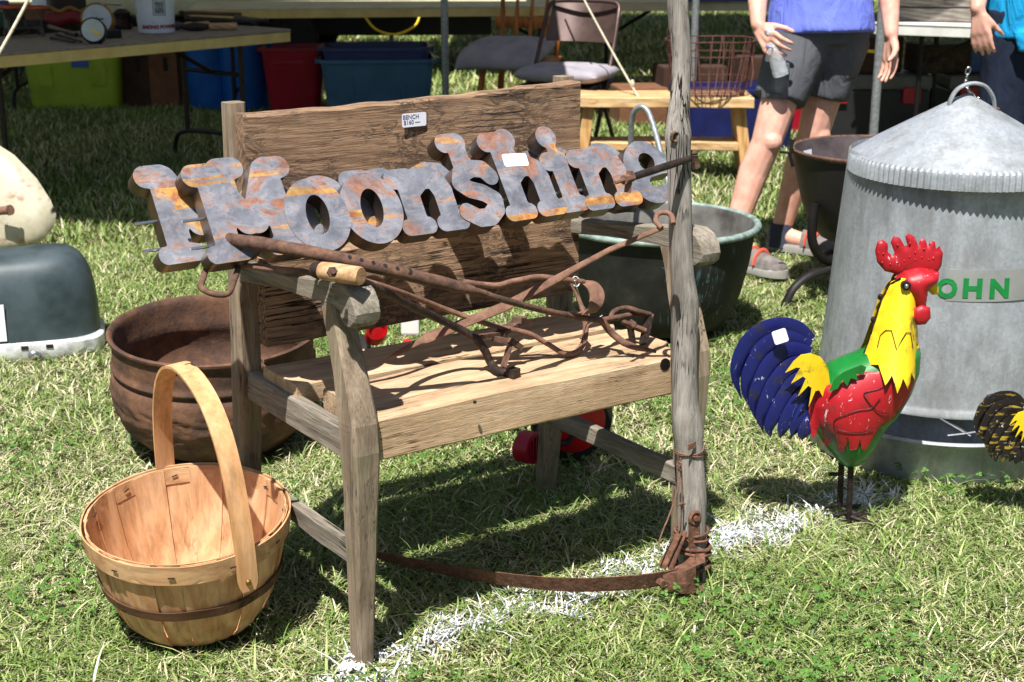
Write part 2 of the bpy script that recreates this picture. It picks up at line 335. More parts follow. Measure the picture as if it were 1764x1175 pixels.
# ------------------------------------------------------------------ mesh helpers
def lerp(a, b, t): return a + (b - a) * t
def smooth_path(pts, n=6, closed=False):
    P = [Vector(p) for p in pts]; out = []; N = len(P)
    rngk = range(N if closed else N - 1)
    for i in rngk:
        p0 = P[(i - 1) % N] if (closed or i > 0) else P[i] * 2 - P[i + 1]
        p1 = P[i]; p2 = P[(i + 1) % N]; p3 = P[(i + 2) % N] if (closed or i + 2 < N) else p2 * 2 - p1
        for j in range(n):
            t = j / n
            out.append(.5 * ((2 * p1) + (p2 - p0) * t + (2 * p0 - 5 * p1 + 4 * p2 - p3) * t * t + (3 * p1 - p0 - 3 * p2 + p3) * t ** 3))
    if not closed: out.append(P[-1])
    return out
class MB:
    def __init__(s): s.v = []; s.f = []
    def add(s, vs, fs):
        o = len(s.v); s.v += [Vector(v) for v in vs]; s.f += [tuple(i + o for i in f) for f in fs]; return s
    def box(s, c, d, rz=0, M=None):
        c = Vector(c); hx, hy, hz = d[0] / 2, d[1] / 2, d[2] / 2
        R = M if M is not None else Matrix.Rotation(rz, 3, 'Z')
        vs = [c + R @ Vector((x * hx, y * hy, z * hz)) for z in (-1, 1) for x, y in ((-1, -1), (1, -1), (1, 1), (-1, 1))]
        return s.add(vs, [(3, 2, 1, 0), (4, 5, 6, 7), (0, 1, 5, 4), (1, 2, 6, 5), (2, 3, 7, 6), (3, 0, 4, 7)])
    def loft(s, rings, caps=True, closed=False):
        n = len(rings[0]); o = len(s.v)
        for r in rings: s.v += [Vector(p) for p in r]
        m = len(rings)
        for i in range(m if closed else m - 1):
            for j in range(n):
                a = o + i * n + j; b = o + i * n + (j + 1) % n; i2 = (i + 1) % m
                s.f.append((a, b, o + i2 * n + (j + 1) % n, o + i2 * n + j))
        if caps and not closed:
            s.f.append(tuple(o + j for j in range(n - 1, -1, -1))); s.f.append(tuple(o + (m - 1) * n + j for j in range(n)))
        return s
    def tube(s, path, r, n=8, caps=True, closed=False, sq=1.0, up=None):
        P = [Vector(p) for p in path]; m = len(P); rings = []
        T0 = (P[1] - P[0]).normalized()
        u = Vector(up) if up is not None else (Vector((0, 0, 1)) if abs(T0.z) < .9 else Vector((1, 0, 0)))
        for i, p in enumerate(P):
            if closed: T = (P[(i + 1) % m] - P[(i - 1) % m])
            else: T = (P[min(i + 1, m - 1)] - P[max(i - 1, 0)])
            T.normalize()
            w = T.cross(u)
            if w.length < 1e-5: w = T.orthogonal()
            w.normalize(); u2 = w.cross(T).normalized(); 
            if up is None: u = u2
            rr = r[i] if isinstance(r, (list, tuple)) else r
            rw, ru = (rr if isinstance(rr, (list, tuple)) else (rr, rr * sq))
            rings.append([p + w * (rw * math.cos(2 * PI * j / n)) + u2 * (ru * math.sin(2 * PI * j / n)) for j in range(n)])
        return s.loft(rings, caps, closed)
    def bar(s, a, b, w, h, up=(0, 0, 1), w2=None, h2=None):
        a, b = Vector(a), Vector(b); t = (b - a).normalized(); x = t.cross(Vector(up))
        if x.length < 1e-5: x = t.orthogonal()
        x.normalize(); y = x.cross(t); rings = []
        for p, ww, hh in ((a, w, h), (b, w2 or w, h2 or h)):
            rings.append([p + x * (sx * ww / 2) + y * (sy * hh / 2) for sx, sy in ((-1, -1), (1, -1), (1, 1), (-1, 1))])
        return s.loft(rings)
    def lathe(s, prof, n=48, c=(0, 0, 0), wob=None, caps=False):
        rings = []
        for (r, z) in prof:
            ring = []
            for j in range(n):
                a = 2 * PI * j / n; rr = r if wob is None else wob(r, z, a)
                ring.append(Vector(c) + Vector((rr * math.cos(a), rr * math.sin(a), z)))
            rings.append(ring)
        return s.loft(rings, caps)
    def prism(s, poly, h, fr):                      # polygon (2D) extruded by h; fr(x, y, d) -> 3D
        n = len(poly)
        vs = [fr(x, y, 0) for x, y in poly] + [fr(x, y, h) for x, y in poly]
        fs = [tuple(range(n - 1, -1, -1)), tuple(range(n, 2 * n))] + [(i, (i + 1) % n, n + (i + 1) % n, n + i) for i in range(n)]
        return s.add(vs, fs)
    def ball(s, c, r, n=12, m=8, sc=(1, 1, 1)):
        c = Vector(c); rings = []
        for i in range(m + 1):
            t = -PI / 2 + PI * i / m; cr = max(math.cos(t), .02)
            rings.append([c + Vector((r * sc[0] * cr * math.cos(2 * PI * j / n), r * sc[1] * cr * math.sin(2 * PI * j / n), r * sc[2] * math.sin(t))) for j in range(n)])
        return s.loft(rings)
    def build(s, name, mat, parent=None, frame=None, smooth=0, bevel=0, origin=None):
        W = frame if frame is not None else Matrix.Identity(4)
        if parent is not None: T = parent_mat(parent).inverted() @ W
        else:
            org = Vector(origin) if origin is not None else Vector((0, 0, 0)); T = Matrix.Translation(-org) @ W
        me = bpy.data.meshes.new(name); me.from_pydata([tuple(T @ v) for v in s.v], [], s.f)
        bm = bmesh.new(); bm.from_mesh(me); bmesh.ops.remove_doubles(bm, verts=bm.verts, dist=1e-6); bmesh.ops.recalc_face_normals(bm, faces=bm.faces)
        if bevel:
            es = [e for e in bm.edges if len(e.link_faces) == 2 and e.calc_face_angle(0) > .6]
            bmesh.ops.bevel(bm, geom=es, offset=bevel, segments=2, profile=.6, affect='EDGES', clamp_overlap=True)
        bm.to_mesh(me); bm.free()
        return link(name, me, mat, parent, None if parent is not None else (origin or (0, 0, 0)), smooth)
PM = {}
def parent_mat(o): return PM.get(o.name, Matrix.Identity(4))
def link(name, me, mat, parent=None, loc=None, smooth=0):
    o = bpy.data.objects.new(name, me); COL.objects.link(o)
    if mat: me.materials.append(MATS[mat])
    if smooth:
        me.shade_smooth(); me.set_sharp_from_angle(angle=math.radians(smooth if smooth > 1 else 45))
    if parent is not None: o.parent = parent; PM[o.name] = parent_mat(parent)
    elif loc is not None: o.location = loc; PM[o.name] = Matrix.Translation(Vector(loc))
    return o
def tag(o, label, cat, group=None):
    o['label'] = label; o['category'] = cat
    if group: o['group'] = group
    return o
def thing(name, label, cat, loc=(0, 0, 0), rz=0, group=None):
    o = bpy.data.objects.new(name, None); COL.objects.link(o); o.location = loc; o.rotation_euler = (0, 0, rz); o.empty_display_size = .05
    PM[o.name] = Matrix.Translation(Vector(loc)) @ Matrix.Rotation(rz, 4, 'Z')
    return tag(o, label, cat, group)
def kind(o, k): o['kind'] = k; return o
def board(a0, a1, b0, b1, c0, c1, axis='x', wob=.002, seed=0, nseg=28, edge=None, ends=.003):
    """a sawn plank: many cross-sections along its length, each corner wandering a little"""
    rings = []; m = MB()
    for i in range(nseg + 1):
        t = i / nseg; a = lerp(a0, a1, t); ring = []
        cs = [(b0, c0), (lerp(b0, b1, .5), c0), (b1, c0), (b1, lerp(c0, c1, .5)), (b1, c1), (lerp(b0, b1, .5), c1), (b0, c1), (b0, lerp(c0, c1, .5))]
        ch = .004
        full = []
        for q, (b, c) in enumerate(cs):
            if q % 2 == 0:                       # chamfered corners
                sb = ch if b == b0 else -ch; sc = ch if c == c0 else -ch
                pa, pb = ((b, c + sc), (b + sb, c)) if q in (0, 4) else ((b + sb, c), (b, c + sc))
                full += [pa, pb]
            else: full.append((b, c))
        for q, (b, c) in enumerate(full):
            w = noise.noise(Vector((a * 9 + seed * 3.1, b * 25, c * 25))) * wob; w2 = noise.noise(Vector((a * 9, b * 25 + seed, c * 25 + 7))) * wob
            w += noise.noise(Vector((a * 60 + seed, b * 60, c * 60))) * wob * .5
            if edge: b, c = edge(a, b, c, q)
            ring.append((b + w, c + w2))
        e = ends * noise.noise(Vector((seed, 1, 1))) if 0 < i < nseg else 0
        rings.append([(a + e, b, c) if axis == 'x' else ((b, a + e, c) if axis == 'y' else (b, c, a + e)) for b, c in ring])
    return m.loft(rings)
def text_geo(body, size, extrude=.0004, align='CENTER', bold=0.0):
    cu = bpy.data.curves.new('t', 'FONT'); cu.body = body; cu.size = size; cu.extrude = extrude; cu.align_x = align; cu.align_y = 'CENTER'; cu.offset = bold
    cu.resolution_u = 3
    o = bpy.data.objects.new('t', cu); COL.objects.link(o)
    dg = bpy.context.evaluated_depsgraph_get(); me = bpy.data.meshes.new_from_object(o.evaluated_get(dg))
    vs = [v.co.copy() for v in me.vertices]; fs = [tuple(p.vertices) for p in me.polygons]
    bpy.data.objects.remove(o); bpy.data.curves.remove(cu); bpy.data.meshes.remove(me)
    return vs, fs
def poly_dist(P, poly):                       # signed distance of points to polygon (inside positive), numpy
    P = np.asarray(P, float); A = np.asarray(poly, float); B = np.roll(A, -1, 0)
    d = np.full(len(P), 1e9); inside = np.zeros(len(P), bool)
    for a, b in zip(A, B):
        e = b - a; w = P - a; t = np.clip((w @ e) / max(e @ e, 1e-12), 0, 1)
        d = np.minimum(d, np.linalg.norm(w - t[:, None] * e, axis=1))
        c = ((a[1] <= P[:, 1]) != (b[1] <= P[:, 1]))
        with np.errstate(divide='ignore', invalid='ignore'):
            xi = a[0] + (P[:, 1] - a[1]) / (b[1] - a[1] + 1e-12) * e[0]
        inside ^= c & (P[:, 0] < xi)
    return np.where(inside, d, -d)
def tri_poly(poly, step):
    """triangulate the inside of a polygon with interior points on a grid"""
    A = np.asarray(poly, float); bd = []
    for a, b in zip(A, np.roll(A, -1, 0)):
        n = max(1, int(np.linalg.norm(b - a) / step)); bd += [tuple(a + (b - a) * i / n) for i in range(n)]
    x0, y0 = A.min(0); x1, y1 = A.max(0)
    gx, gy = np.meshgrid(np.arange(x0, x1, step), np.arange(y0, y1, step)); g = np.stack([gx.ravel(), gy.ravel()], 1)
    g[:, 0] += (np.floor(g[:, 1] / step) % 2) * step * .5
    g = g[poly_dist(g, bd) > step * .45]
    pts = [Vector(p) for p in bd] + [Vector(p) for p in g]; nb = len(bd)
    r = delaunay_2d_cdt(pts, [], [list(range(nb))], 1, 1e-7)
    return np.array([tuple(p) for p in r[0]]), [tuple(f) for f in r[2]], np.array(bd)
def puff(poly, T, fr, step=.01, power=.5, ref=None, flat=0.0):
    """closed pillow over a polygon: half thickness T at its middle; fr(x, y, d) -> 3D"""
    V, F, bd = tri_poly(poly, step); d = np.maximum(poly_dist(V, bd), 0); dm = ref or d.max()
    q = np.clip(d / dm, 0, 1); t = T * (1 - (1 - q) ** 2) ** power + flat
    m = MB(); n = len(V)
    m.add([fr(x, y, -tt) for (x, y), tt in zip(V, t)] + [fr(x, y, tt) for (x, y), tt in zip(V, t)],
          [f for f in F] + [tuple(i + n for i in reversed(f)) for f in F])
    # stitch the boundary
    E = {}
    for f in F:
        for i in range(len(f)):
            a, b = f[i], f[(i + 1) % len(f)]; kx = (min(a, b), max(a, b)); E[kx] = E.get(kx, 0) + 1
    if flat > 0: m.add([], []); m.f += [(a, b, b + n, a + n) for (a, b), c in E.items() if c == 1]
    return m
def weld(m, eps=1e-6): return m
def sheet(poly, yfun, th, fr, step=.008):
    V, F, bd = tri_poly(poly, step); n = len(V); d0 = [yfun(x, y) for x, y in V]; m = MB()
    m.add([fr(x, y, d) for (x, y), d in zip(V, d0)] + [fr(x, y, d - th) for (x, y), d in zip(V, d0)], [f for f in F] + [tuple(i + n for i in reversed(f)) for f in F])
    E = {}
    for f in F:
        for i in range(len(f)):
            a, b = f[i], f[(i + 1) % len(f)]; kx = (min(a, b), max(a, b)); E[kx] = E.get(kx, 0) + 1
    m.f += [(a, b, b + n, a + n) for (a, b), c in E.items() if c == 1]
    return m

# ------------------------------------------------------------------ ground
m = MB(); N = 90
gx = np.linspace(-40, 40, N + 1)
def gwarp(t): return t
xs = np.sign(np.linspace(-1, 1, 141)) * np.abs(np.linspace(-1, 1, 141)) ** 2.4 * 60
ys = 3 + np.sign(np.linspace(-1, 1, 141)) * np.abs(np.linspace(-1, 1, 141)) ** 2.4 * 70
vs = [(x, y, -.012 + .008 * noise.noise(Vector((x * .9, y * .9, 0))) - .004) for y in ys for x in xs]
nn = len(xs)
m.add(vs, [(j * nn + i, j * nn + i + 1, (j + 1) * nn + i + 1, (j + 1) * nn + i) for j in range(nn - 1) for i in range(nn - 1)])
kind(m.build('ground', 'soil', smooth=60), 'structure')

# ------------------------------------------------------------------ bench
bench = thing('wooden_bench', 'weathered rustic wooden bench with thick plank seat and two plank backrest', 'bench', BO, BT)
def bp(mb, name, mat, smooth=0, bevel=0, parent=None): return mb.build(name, mat, parent or bench, BF, smooth, bevel)
def leg_loft(st, u0, seed):
    rings = []
    ext = []
    for (a, b) in zip(st[:-1], st[1:]):
        for i in range(5): ext.append([lerp(p, q, i / 5) for p, q in zip(a, b)])
    ext.append(list(st[-1]))
    for z, v, w, d in ext:
        j = lambda q: .0018 * noise.noise(Vector((z * 14, q * 5.0, seed)))
        ch = .005
        ring = [(-w / 2 + ch, -d / 2), (w / 2 - ch, -d / 2), (w / 2, -d / 2 + ch), (w / 2, d / 2 - ch), (w / 2 - ch, d / 2), (-w / 2 + ch, d / 2), (-w / 2, d / 2 - ch), (-w / 2, -d / 2 + ch)]
        rings.append([(u0 + x + j(i), v + y + j(i + 9), z) for i, (x, y) in enumerate(ring)])
    return MB().loft(rings)
FL = [(-.015, .004, .032, .034), (.1, -.001, .036, .038), (.25, -.008, .043, .046), (.40, -.014, .05, .056), (.45, -.010, .05, .056), (.52, .01, .045, .05), (.60, .037, .041, .046), (.648, .055, .04, .044)]
BL = [(-.015, .465, .04, .036), (.2, .44, .044, .04), (.42, BD, .046, .046), (.6, .412, .044, .044), (.8, .41, .04, .036), (.935, .412, .036, .034)]
for i, u0 in enumerate((0.0, BW)):
    bp(leg_loft(FL, u0, i), 'front_leg', 'grey_z'); bp(leg_loft([(z, v + .006, w, d) for z, v, w, d in BL], u0 - (.004 if i == 0 else 0), i + 5), 'back_post', 'grey_z')
    # armrest: side profile with a scrolled front, lofted over its width
    prof = [(.405, .640), (.3, .650), (.18, .664), (.06, .682), (.01, .690), (-.016, .690), (-.038, .682), (-.052, .666), (-.057, .648), (-.053, .632), (-.039, .621), (-.022, .62), (-.010, .63), (.004, .645), (.03, .65), (.12, .642), (.25, .627), (.405, .607)]
    mm = MB(); rings = []
    for q, (du, ins) in enumerate(((-.024, .003), (-.0215, .0008), (-.01, 0), (.01, 0), (.0215, .0008), (.024, .003))):
        cx = sum(p[0] for p in prof) / len(prof); 
        rings.append([(u0 + du * (1.0 if v < .0 else .85), v + (ins * (1 if v < 0 else 0)), z - ins * (1 if z > .64 - v * .05 else -1)) for v, z in prof])
    mm.loft(rings); bp(mm, 'armrest', 'grey_y', 28)
    s = -1 if i == 0 else 1
    bp(board(.012, BD - .015, u0 - .013, u0 + .013, .372, .43, 'y', .0015, 3 + i, 14), 'side_rail', 'grey_y')
    bp(board(.0, .435, u0 - s * .012 - .011, u0 - s * .012 + .011, .165, .207, 'y', .0015, 8 + i, 14), 'stretcher', 'grey_y')
def top_edge(a, b, c, q):
    return b, c
# seat planks: thick front timber, wide middle plank, rear plank with a rotten split between
def fr_edge(a, b, c, q):
    if c > .43: c += .004 * math.sin(a * 7) + (.0 if b > 0 else -.002)
    if c < .4: c += .003 * math.sin(a * 5 + 1)
    return b, c
bp(board(.022, .706, -.024, .043, .373, .452, 'x', .0022, 1, 40, fr_edge), 'seat_plank', 'oak_seat')
def mid_edge(a, b, c, q):
    if b > .15: b += .006 * noise.noise(Vector((a * 12, 3, 1))) - .006
    if b < .08: b += .003 * noise.noise(Vector((a * 15, 7, 2)))
    return b, c + (.004 * math.sin(a * 4 + .6))
bp(board(.03, .728, .049, .180, .412, .450, 'x', .002, 2, 40, mid_edge), 'seat_plank', 'oak_seat')
def rear_edge(a, b, c, q):
    if b < .24: b += .012 * noise.noise(Vector((a * 9, 1, 4))) + .004
    return b, c + (.003 * math.sin(a * 5 + 2))
bp(board(-.002, .722, .208, .352, .410, .449, 'x', .002, 4, 40, rear_edge), 'seat_plank', 'oak_seat')
bp(board(.03, .70, .172, .186, .372, .409, 'x', .003, 9, 40), 'batten', 'oak_rough')
# knot hole at the right end of the front timber
kh = BV(1146, 628, -.026); mm = MB(); mm.tube([(kh.x, -.0262, kh.z), (kh.x, -.0235, kh.z)], .012, 14); bp(mm, 'knot_hole', 'iron_black')
for x, y in ((818, 693), (1090, 612)):
    q = BZ(x, y, .452); mm = MB(); mm.tube([(q.x, q.y, .450), (q.x, q.y, .4545)], .003, 8); bp(mm, 'nail', 'rust_dark')
# backrest planks
def bk1(a, b, c, q):
    if c > .88: c += .003 * math.sin(a * 6.5 + 2.6) + .010 * (a / .74 - .5) + .004 * noise.noise(Vector((a * 14, 0, 2)))
    if c < .8: c += .006 * math.sin(a * 5)
    return b - (.9 - c) * .0, c
bp(board(-.012, .737, .358, .396, .768, .922, 'x', .0022, 11, 48, bk1), 'back_plank', 'oak_back')
bp(board(.012, .738, .358, .394, .484, .652, 'x', .0022, 14, 48), 'back_plank', 'oak_back')
# price sticker on the upper plank
def sticker(parent, frame, c, ex, ey, w, h, lines=(), name='price_sticker', curl=0):
    c, ex, ey = Vector(c), Vector(ex).normalized(), Vector(ey).normalized(); ez = ex.cross(ey); mm = MB(); r = min(w, h) * .14; poly = []
    for sx, sy, a0 in ((1, 1, 0), (-1, 1, 90), (-1, -1, 180), (1, -1, 270)):
        for q in range(4):
            a = math.radians(a0 + q * 30); poly.append((sx * (w / 2 - r) + r * math.cos(a), sy * (h / 2 - r) + r * math.sin(a)))
    def frm(x, y, d): return c + ex * x + ey * y + ez * (d + curl * .14 * (.5 - x / w))
    mm.prism(poly, .0006, frm); o = mm.build(name, 'paper', parent, frame)
    for t, dx, dy, sz in lines:
        vs, fs = text_geo(t, sz, .0002, bold=.0001); mt = MB(); mt.add([frm(v.x + dx, v.y + dy, .0009 + v.z) for v in vs], fs); mt.build('lettering', 'print_ink', o, frame)
    return o
sc = BV(712, 206, .3555)
sticker(bench, BF, (sc.x, .3545, sc.z), (1, 0, -.01), (0, 0, 1), .056, .026, (('BENCH', -.008, .006, .0115), ('$160 —', -.006, -.004, .0115)), curl=.03)
# ------------------------------------------------------------------ lawn (real blades)
def strip_d(P):                               # distance to the white lime line on the lawn
    pts = [G(560, 1190), G(640, 1140), G(760, 1090), G(900, 1045), G(1030, 1005), G(1130, 965), G(1230, 932), G(1340, 895), G(1420, 868), G(1490, 850)]
    d = np.full(len(P), 1e9)
    for a, b in zip(pts[:-1], pts[1:]):
        a2 = np.array([a.x, a.y]); e = np.array([b.x - a.x, b.y - a.y]); t = np.clip(((P - a2) @ e) / (e @ e), 0, 1)
        d = np.minimum(d, np.linalg.norm(P - a2 - t[:, None] * e, axis=1))
    return d
EXCL = []                                     # (x, y, r) where heavy things press the grass down
def grass_field(name, label, y0, y1, n, hmin, hmax, wid, seg, margin=.35, lean=.9, dryness=0.0, bright=1.0):
    # a patch of lawn between two distances, a little wider than the view
    y = np.sqrt(rng.uniform(y0 ** 2, y1 ** 2, n)); x = rng.uniform(-1, 1, n) * (y * .40 + margin)
    P = np.stack([x, y], 1); keep = np.ones(n, bool)
    for (ex, ey, er) in EXCL: keep &= (x - ex) ** 2 + (y - ey) ** 2 > er * er
    P = P[keep]; n = len(P); x, y = P[:, 0], P[:, 1]
    # clumps: density and height follow a cheap sum of sines
    cl = np.sin(x * 7.1 + 1.3 * np.sin(y * 5.3)) * np.sin(y * 6.3 + 1.7 * np.sin(x * 4.1)) + .6 * np.sin(x * 17 + y * 11) * np.sin(y * 19 - x * 7)
    pat = np.sin(x * 2.3 + .8) * np.sin(y * 1.9 + 2 * np.sin(x * 1.1)) + .5 * np.sin(x * 5.1 - y * 4.3)
    h = rng.uniform(hmin, hmax, n) * (1 + .28 * cl) * rng.choice([1, 1, 1, 1.5], n); h = np.maximum(h, hmin * .6)
    ang = rng.uniform(0, 2 * PI, n); ln = rng.uniform(.25, 1.0, n) ** .8 * lean * h * 1.25
    ln2 = rng.uniform(.6, 1.6, n)
    w = wid * rng.uniform(.55, 1.25, n)
    dx, dy = np.cos(ang) * ln, np.sin(ang) * ln; a2 = ang + PI / 2 + rng.uniform(-.6, .6, n)
    wx, wy = np.cos(a2) * w, np.sin(a2) * w
    T = np.linspace(0, 1, seg + 1); nv = seg * 2 + 1
    V = np.zeros((n, nv, 3))
    z0 = -.014
    for i, t in enumerate(T):
        bend = t ** (1 + ln2 * .8); cx = x + dx * bend; cy = y + dy * bend; cz = z0 + h * (t - np.minimum(.28 * ln / h, .6) * t * t)
        if i < seg:
            ww = (1 - .55 * t)
            V[:, i * 2] = np.stack([cx - wx * ww, cy - wy * ww, cz], 1); V[:, i * 2 + 1] = np.stack([cx + wx * ww, cy + wy * ww, cz], 1)
        else: V[:, nv - 1] = np.stack([cx, cy, cz], 1)
    base = np.arange(n)[:, None] * nv
    loops = []; 
    tri = []
    for i in range(seg - 1): tri += [(2 * i, 2 * i + 1, 2 * i + 3), (2 * i, 2 * i + 3, 2 * i + 2)]
    tri.append((2 * seg - 2, 2 * seg - 1, nv - 1)); tri = np.array(tri)
    F = (base[:, :, None] + tri[None].reshape(1, -1, 3)).reshape(-1, 3)
    me = bpy.data.meshes.new(name); me.vertices.add(n * nv); me.vertices.foreach_set('co', V.reshape(-1)); nf = len(F)
    me.loops.add(nf * 3); me.loops.foreach_set('vertex_index', F.reshape(-1).astype(np.int32)); me.polygons.add(nf)
    me.polygons.foreach_set('loop_start', np.arange(0, nf * 3, 3, dtype=np.int32)); me.polygons.foreach_set('loop_total', np.full(nf, 3, np.int32)); me.update(calc_edges=True)
    # colours of single blades: fresh green, deep green, straw, and lime-white on the painted line
    g1 = np.array([.21, .29, .065]); g2 = np.array([.095, .17, .032]); g3 = np.array([.37, .41, .16]); s1 = np.array([.66, .62, .42]); s2 = np.array([.48, .42, .24])
    q = rng.uniform(0, 1, n)[:, None]; C = g1 * (1 - q) + g2 * q; C = np.where(rng.uniform(0, 1, n)[:, None] < .25, g3, C)
    ps = np.clip(.18 + .17 * pat - .05 * cl + dryness, .06, .96); dry = rng.uniform(0, 1, n) < ps
    q2 = rng.uniform(0, 1, n)[:, None]; C = np.where(dry[:, None], s1 * q2 + s2 * (1 - q2), C)
    C *= rng.uniform(.75, 1.3, n)[:, None]
    d = strip_d(P); nz = np.sin(x * 31 + 3 * np.sin(y * 23)) * np.sin(y * 37 + 2 * np.sin(x * 19)); pw = np.clip(.66 - (d / .1) ** 1.2 + .6 * nz, 0, .85) * (d < .15); wh = rng.uniform(0, 1, n) < pw
    C = np.where(wh[:, None], np.array([.82, .84, .86]) * rng.uniform(.8, 1, n)[:, None], C)
    C = np.clip(C, 0, .9)
    col = np.ones((n, nv, 4)); col[:, :, :3] = C[:, None, :]
    at = me.color_attributes.new('Col', 'FLOAT_COLOR', 'POINT'); at.data.foreach_set('color', col.reshape(-1).astype(np.float32))
    o = bpy.data.objects.new(name, me); COL.objects.link(o); me.materials.append(MATS['blade']); kind(o, 'stuff'); tag(o, label, 'grass'); return o
def clover(n=1900):
    y = np.sqrt(rng.uniform(2.05 ** 2, 4.4 ** 2, n * 3)); x = rng.uniform(-1, 1, n * 3) * (y * .4 + .2)
    cl = np.sin(x * 5.1 + 2) * np.sin(y * 4.3 + 1.1 * np.sin(x * 3)); k = cl > .25; x, y = x[k][:n], y[k][:n]
    ok = np.ones(len(x), bool)
    for (ex, ey, er) in EXCL: ok &= (x - ex) ** 2 + (y - ey) ** 2 > er * er
    x, y = x[ok], y[ok]; d = strip_d(np.stack([x, y], 1)); vs = []; fs = []; cs = []
    for i in range(len(x)):
        z = random.uniform(.012, .034); r = random.uniform(.004, .0075); a0 = random.uniform(0, 6.3); tl = Vector((random.uniform(-.5, .5), random.uniform(-.5, .5), 1)).normalized()
        ex = tl.orthogonal().normalized(); ey = tl.cross(ex); c = Vector((x[i], y[i], z))
        white = random.random() < max(0, .8 - d[i] / .07); q = random.uniform(.7, 1.25); co = (.8, .82, .84) if white else (.085 * q, .19 * q, .03 * q)
        for L in range(3):
            a = a0 + L * 2.094; ax = ex * math.cos(a) + ey * math.sin(a); ay = tl.cross(ax); o = len(vs)
            vs += [c, c + ax * r * .6 + ay * r * .62 + tl * .001, c + ax * r * 1.35 + ay * r * .4, c + ax * r * 1.35 - ay * r * .4, c + ax * r * .6 - ay * r * .62 + tl * .001]
            fs.append((o, o + 1, o + 2, o + 3, o + 4)); cs += [co] * 5
    me = bpy.data.meshes.new('clover'); me.from_pydata([tuple(v) for v in vs], [], fs)
    at = me.color_attributes.new('Col', 'FLOAT_COLOR', 'POINT'); at.data.foreach_set('color', np.concatenate([np.array(cs), np.ones((len(cs), 1))], 1).reshape(-1).astype(np.float32))
    o = bpy.data.objects.new('clover', me); COL.objects.link(o); me.materials.append(MATS['blade']); kind(o, 'stuff'); tag(o, 'small green clover leaves scattered low in the near lawn', 'clover')
def lime_flecks(n=1900):
    pts = [G(600, 1165), G(640, 1140), G(760, 1090), G(900, 1045), G(1030, 1005), G(1130, 965), G(1230, 932), G(1340, 895), G(1420, 868), G(1480, 852)]
    vs = []; fs = []
    for i in range(n):
        q = random.randrange(len(pts) - 1); p = lerp(pts[q], pts[q + 1], random.random()); p = p + Vector((random.gauss(0, .028), random.gauss(0, .032), random.uniform(-.006, .008)))
        if math.sin(p.x * 31 + 3 * math.sin(p.y * 23)) * math.sin(p.y * 37 + 2 * math.sin(p.x * 19)) < -.15: continue
        r = random.uniform(.001, .0042); a0 = random.uniform(0, 6.3); o = len(vs); k = random.choice((3, 4, 5)); tx, ty = random.uniform(-.7, .7), random.uniform(-.7, .7)
        for j in range(k):
            a = a0 + 6.283 * j / k; rr = r * random.uniform(.6, 1.3); dx, dy = rr * math.cos(a), rr * math.sin(a); vs.append((p.x + dx, p.y + dy, p.z + dx * tx + dy * ty))
        fs.append(tuple(range(o, o + k)))
    me = bpy.data.meshes.new('lime_flecks'); me.from_pydata(vs, [], fs); o = bpy.data.objects.new('lime_flecks', me); COL.objects.link(o); me.materials.append(MATS['lime']); kind(o, 'stuff'); tag(o, 'dusty white lime flecks caught low in the grass line', 'lime')
def lawn():
    grass_field('grass', 'short green lawn with a white lime line in front of the bench', 1.75, 3.3, 125000, .010, .028, .0018, 3, .8, lean=1.5)
    grass_field('thatch', 'pale dry thatch lying flat between the near grass blades', 1.75, 3.6, 72000, .006, .013, .0013, 2, .8, lean=3.4, dryness=.62)
    grass_field('grass', 'scattered taller broad grass blades in the near lawn', 1.75, 4.2, 9000, .03, .052, .0026, 3, .8, lean=1.3, dryness=-.05)
    grass_field('grass', 'sunlit lawn around the big pots', 3.3, 5.6, 150000, .012, .034, .0025, 2, .9, lean=1.4)
    grass_field('thatch', 'pale dry thatch further back on the lawn', 3.6, 6.2, 56000, .008, .018, .002, 1, .9, lean=3.2, dryness=.62)
    grass_field('grass', 'lawn under the tables and canopies', 5.6, 10.5, 150000, .025, .055, .0042, 2, 1.2)
    grass_field('grass', 'far lawn beyond the stalls', 10.5, 24, 90000, .04, .08, .010, 1, 1.0)
    clover(3400); lime_flecks()
# ------------------------------------------------------------------ steel letter signs
def s_cap(P, a, b, r):
    a, b = np.array(a, float), np.array(b, float); e = b - a; t = np.clip(((P - a) @ e) / max(e @ e, 1e-9), 0, 1)
    return np.linalg.norm(P - a - t[:, None] * e, axis=1) - r
def s_box(P, x0, x1, y0, y1, r):
    q = np.abs(P - np.array([(x0 + x1) / 2, (y0 + y1) / 2])) - np.array([(x1 - x0) / 2 - r, (y1 - y0) / 2 - r])
    return np.linalg.norm(np.maximum(q, 0), axis=1) + np.minimum(q.max(1), 0) - r
def s_ell(P, cx, cy, rx, ry, rot=0):
    d = P - np.array([cx, cy]); c, s = math.cos(rot), math.sin(rot); x = d[:, 0] * c + d[:, 1] * s; y = -d[:, 0] * s + d[:, 1] * c
    return (np.sqrt((x / rx) ** 2 + (y / ry) ** 2) - 1) * min(rx, ry)
def s_path(P, pts, r): return np.min([s_cap(P, a, b, r) for a, b in zip(pts[:-1], pts[1:])], 0)
def un(*a): return np.min(a, 0)
def L_o(P): return np.maximum(s_ell(P, .48, .5, .49, .55), -s_ell(P, .48, .5, .175, .3, -.12))
def stem(P, x, y1, w=.33): return un(s_box(P, x, x + w, .05, y1, .05), s_box(P, x - .13, x + w + .12, -.02, .24, .12), s_path(P, [(x - .02, y1 - .13), (x + .2, y1 - .13)], .16))
def L_n(P, top=1.0):
    arch = s_path(P, [(.36, .72), (.52, .84), (.68, .85), (.8, .78), (.86, .62)], .175)
    return un(stem(P, .13, top), s_box(P, .7, 1.03, .05, .7, .05), s_box(P, .60, 1.15, -.02, .24, .12), arch)
def L_h(P): return L_n(P, 1.42)
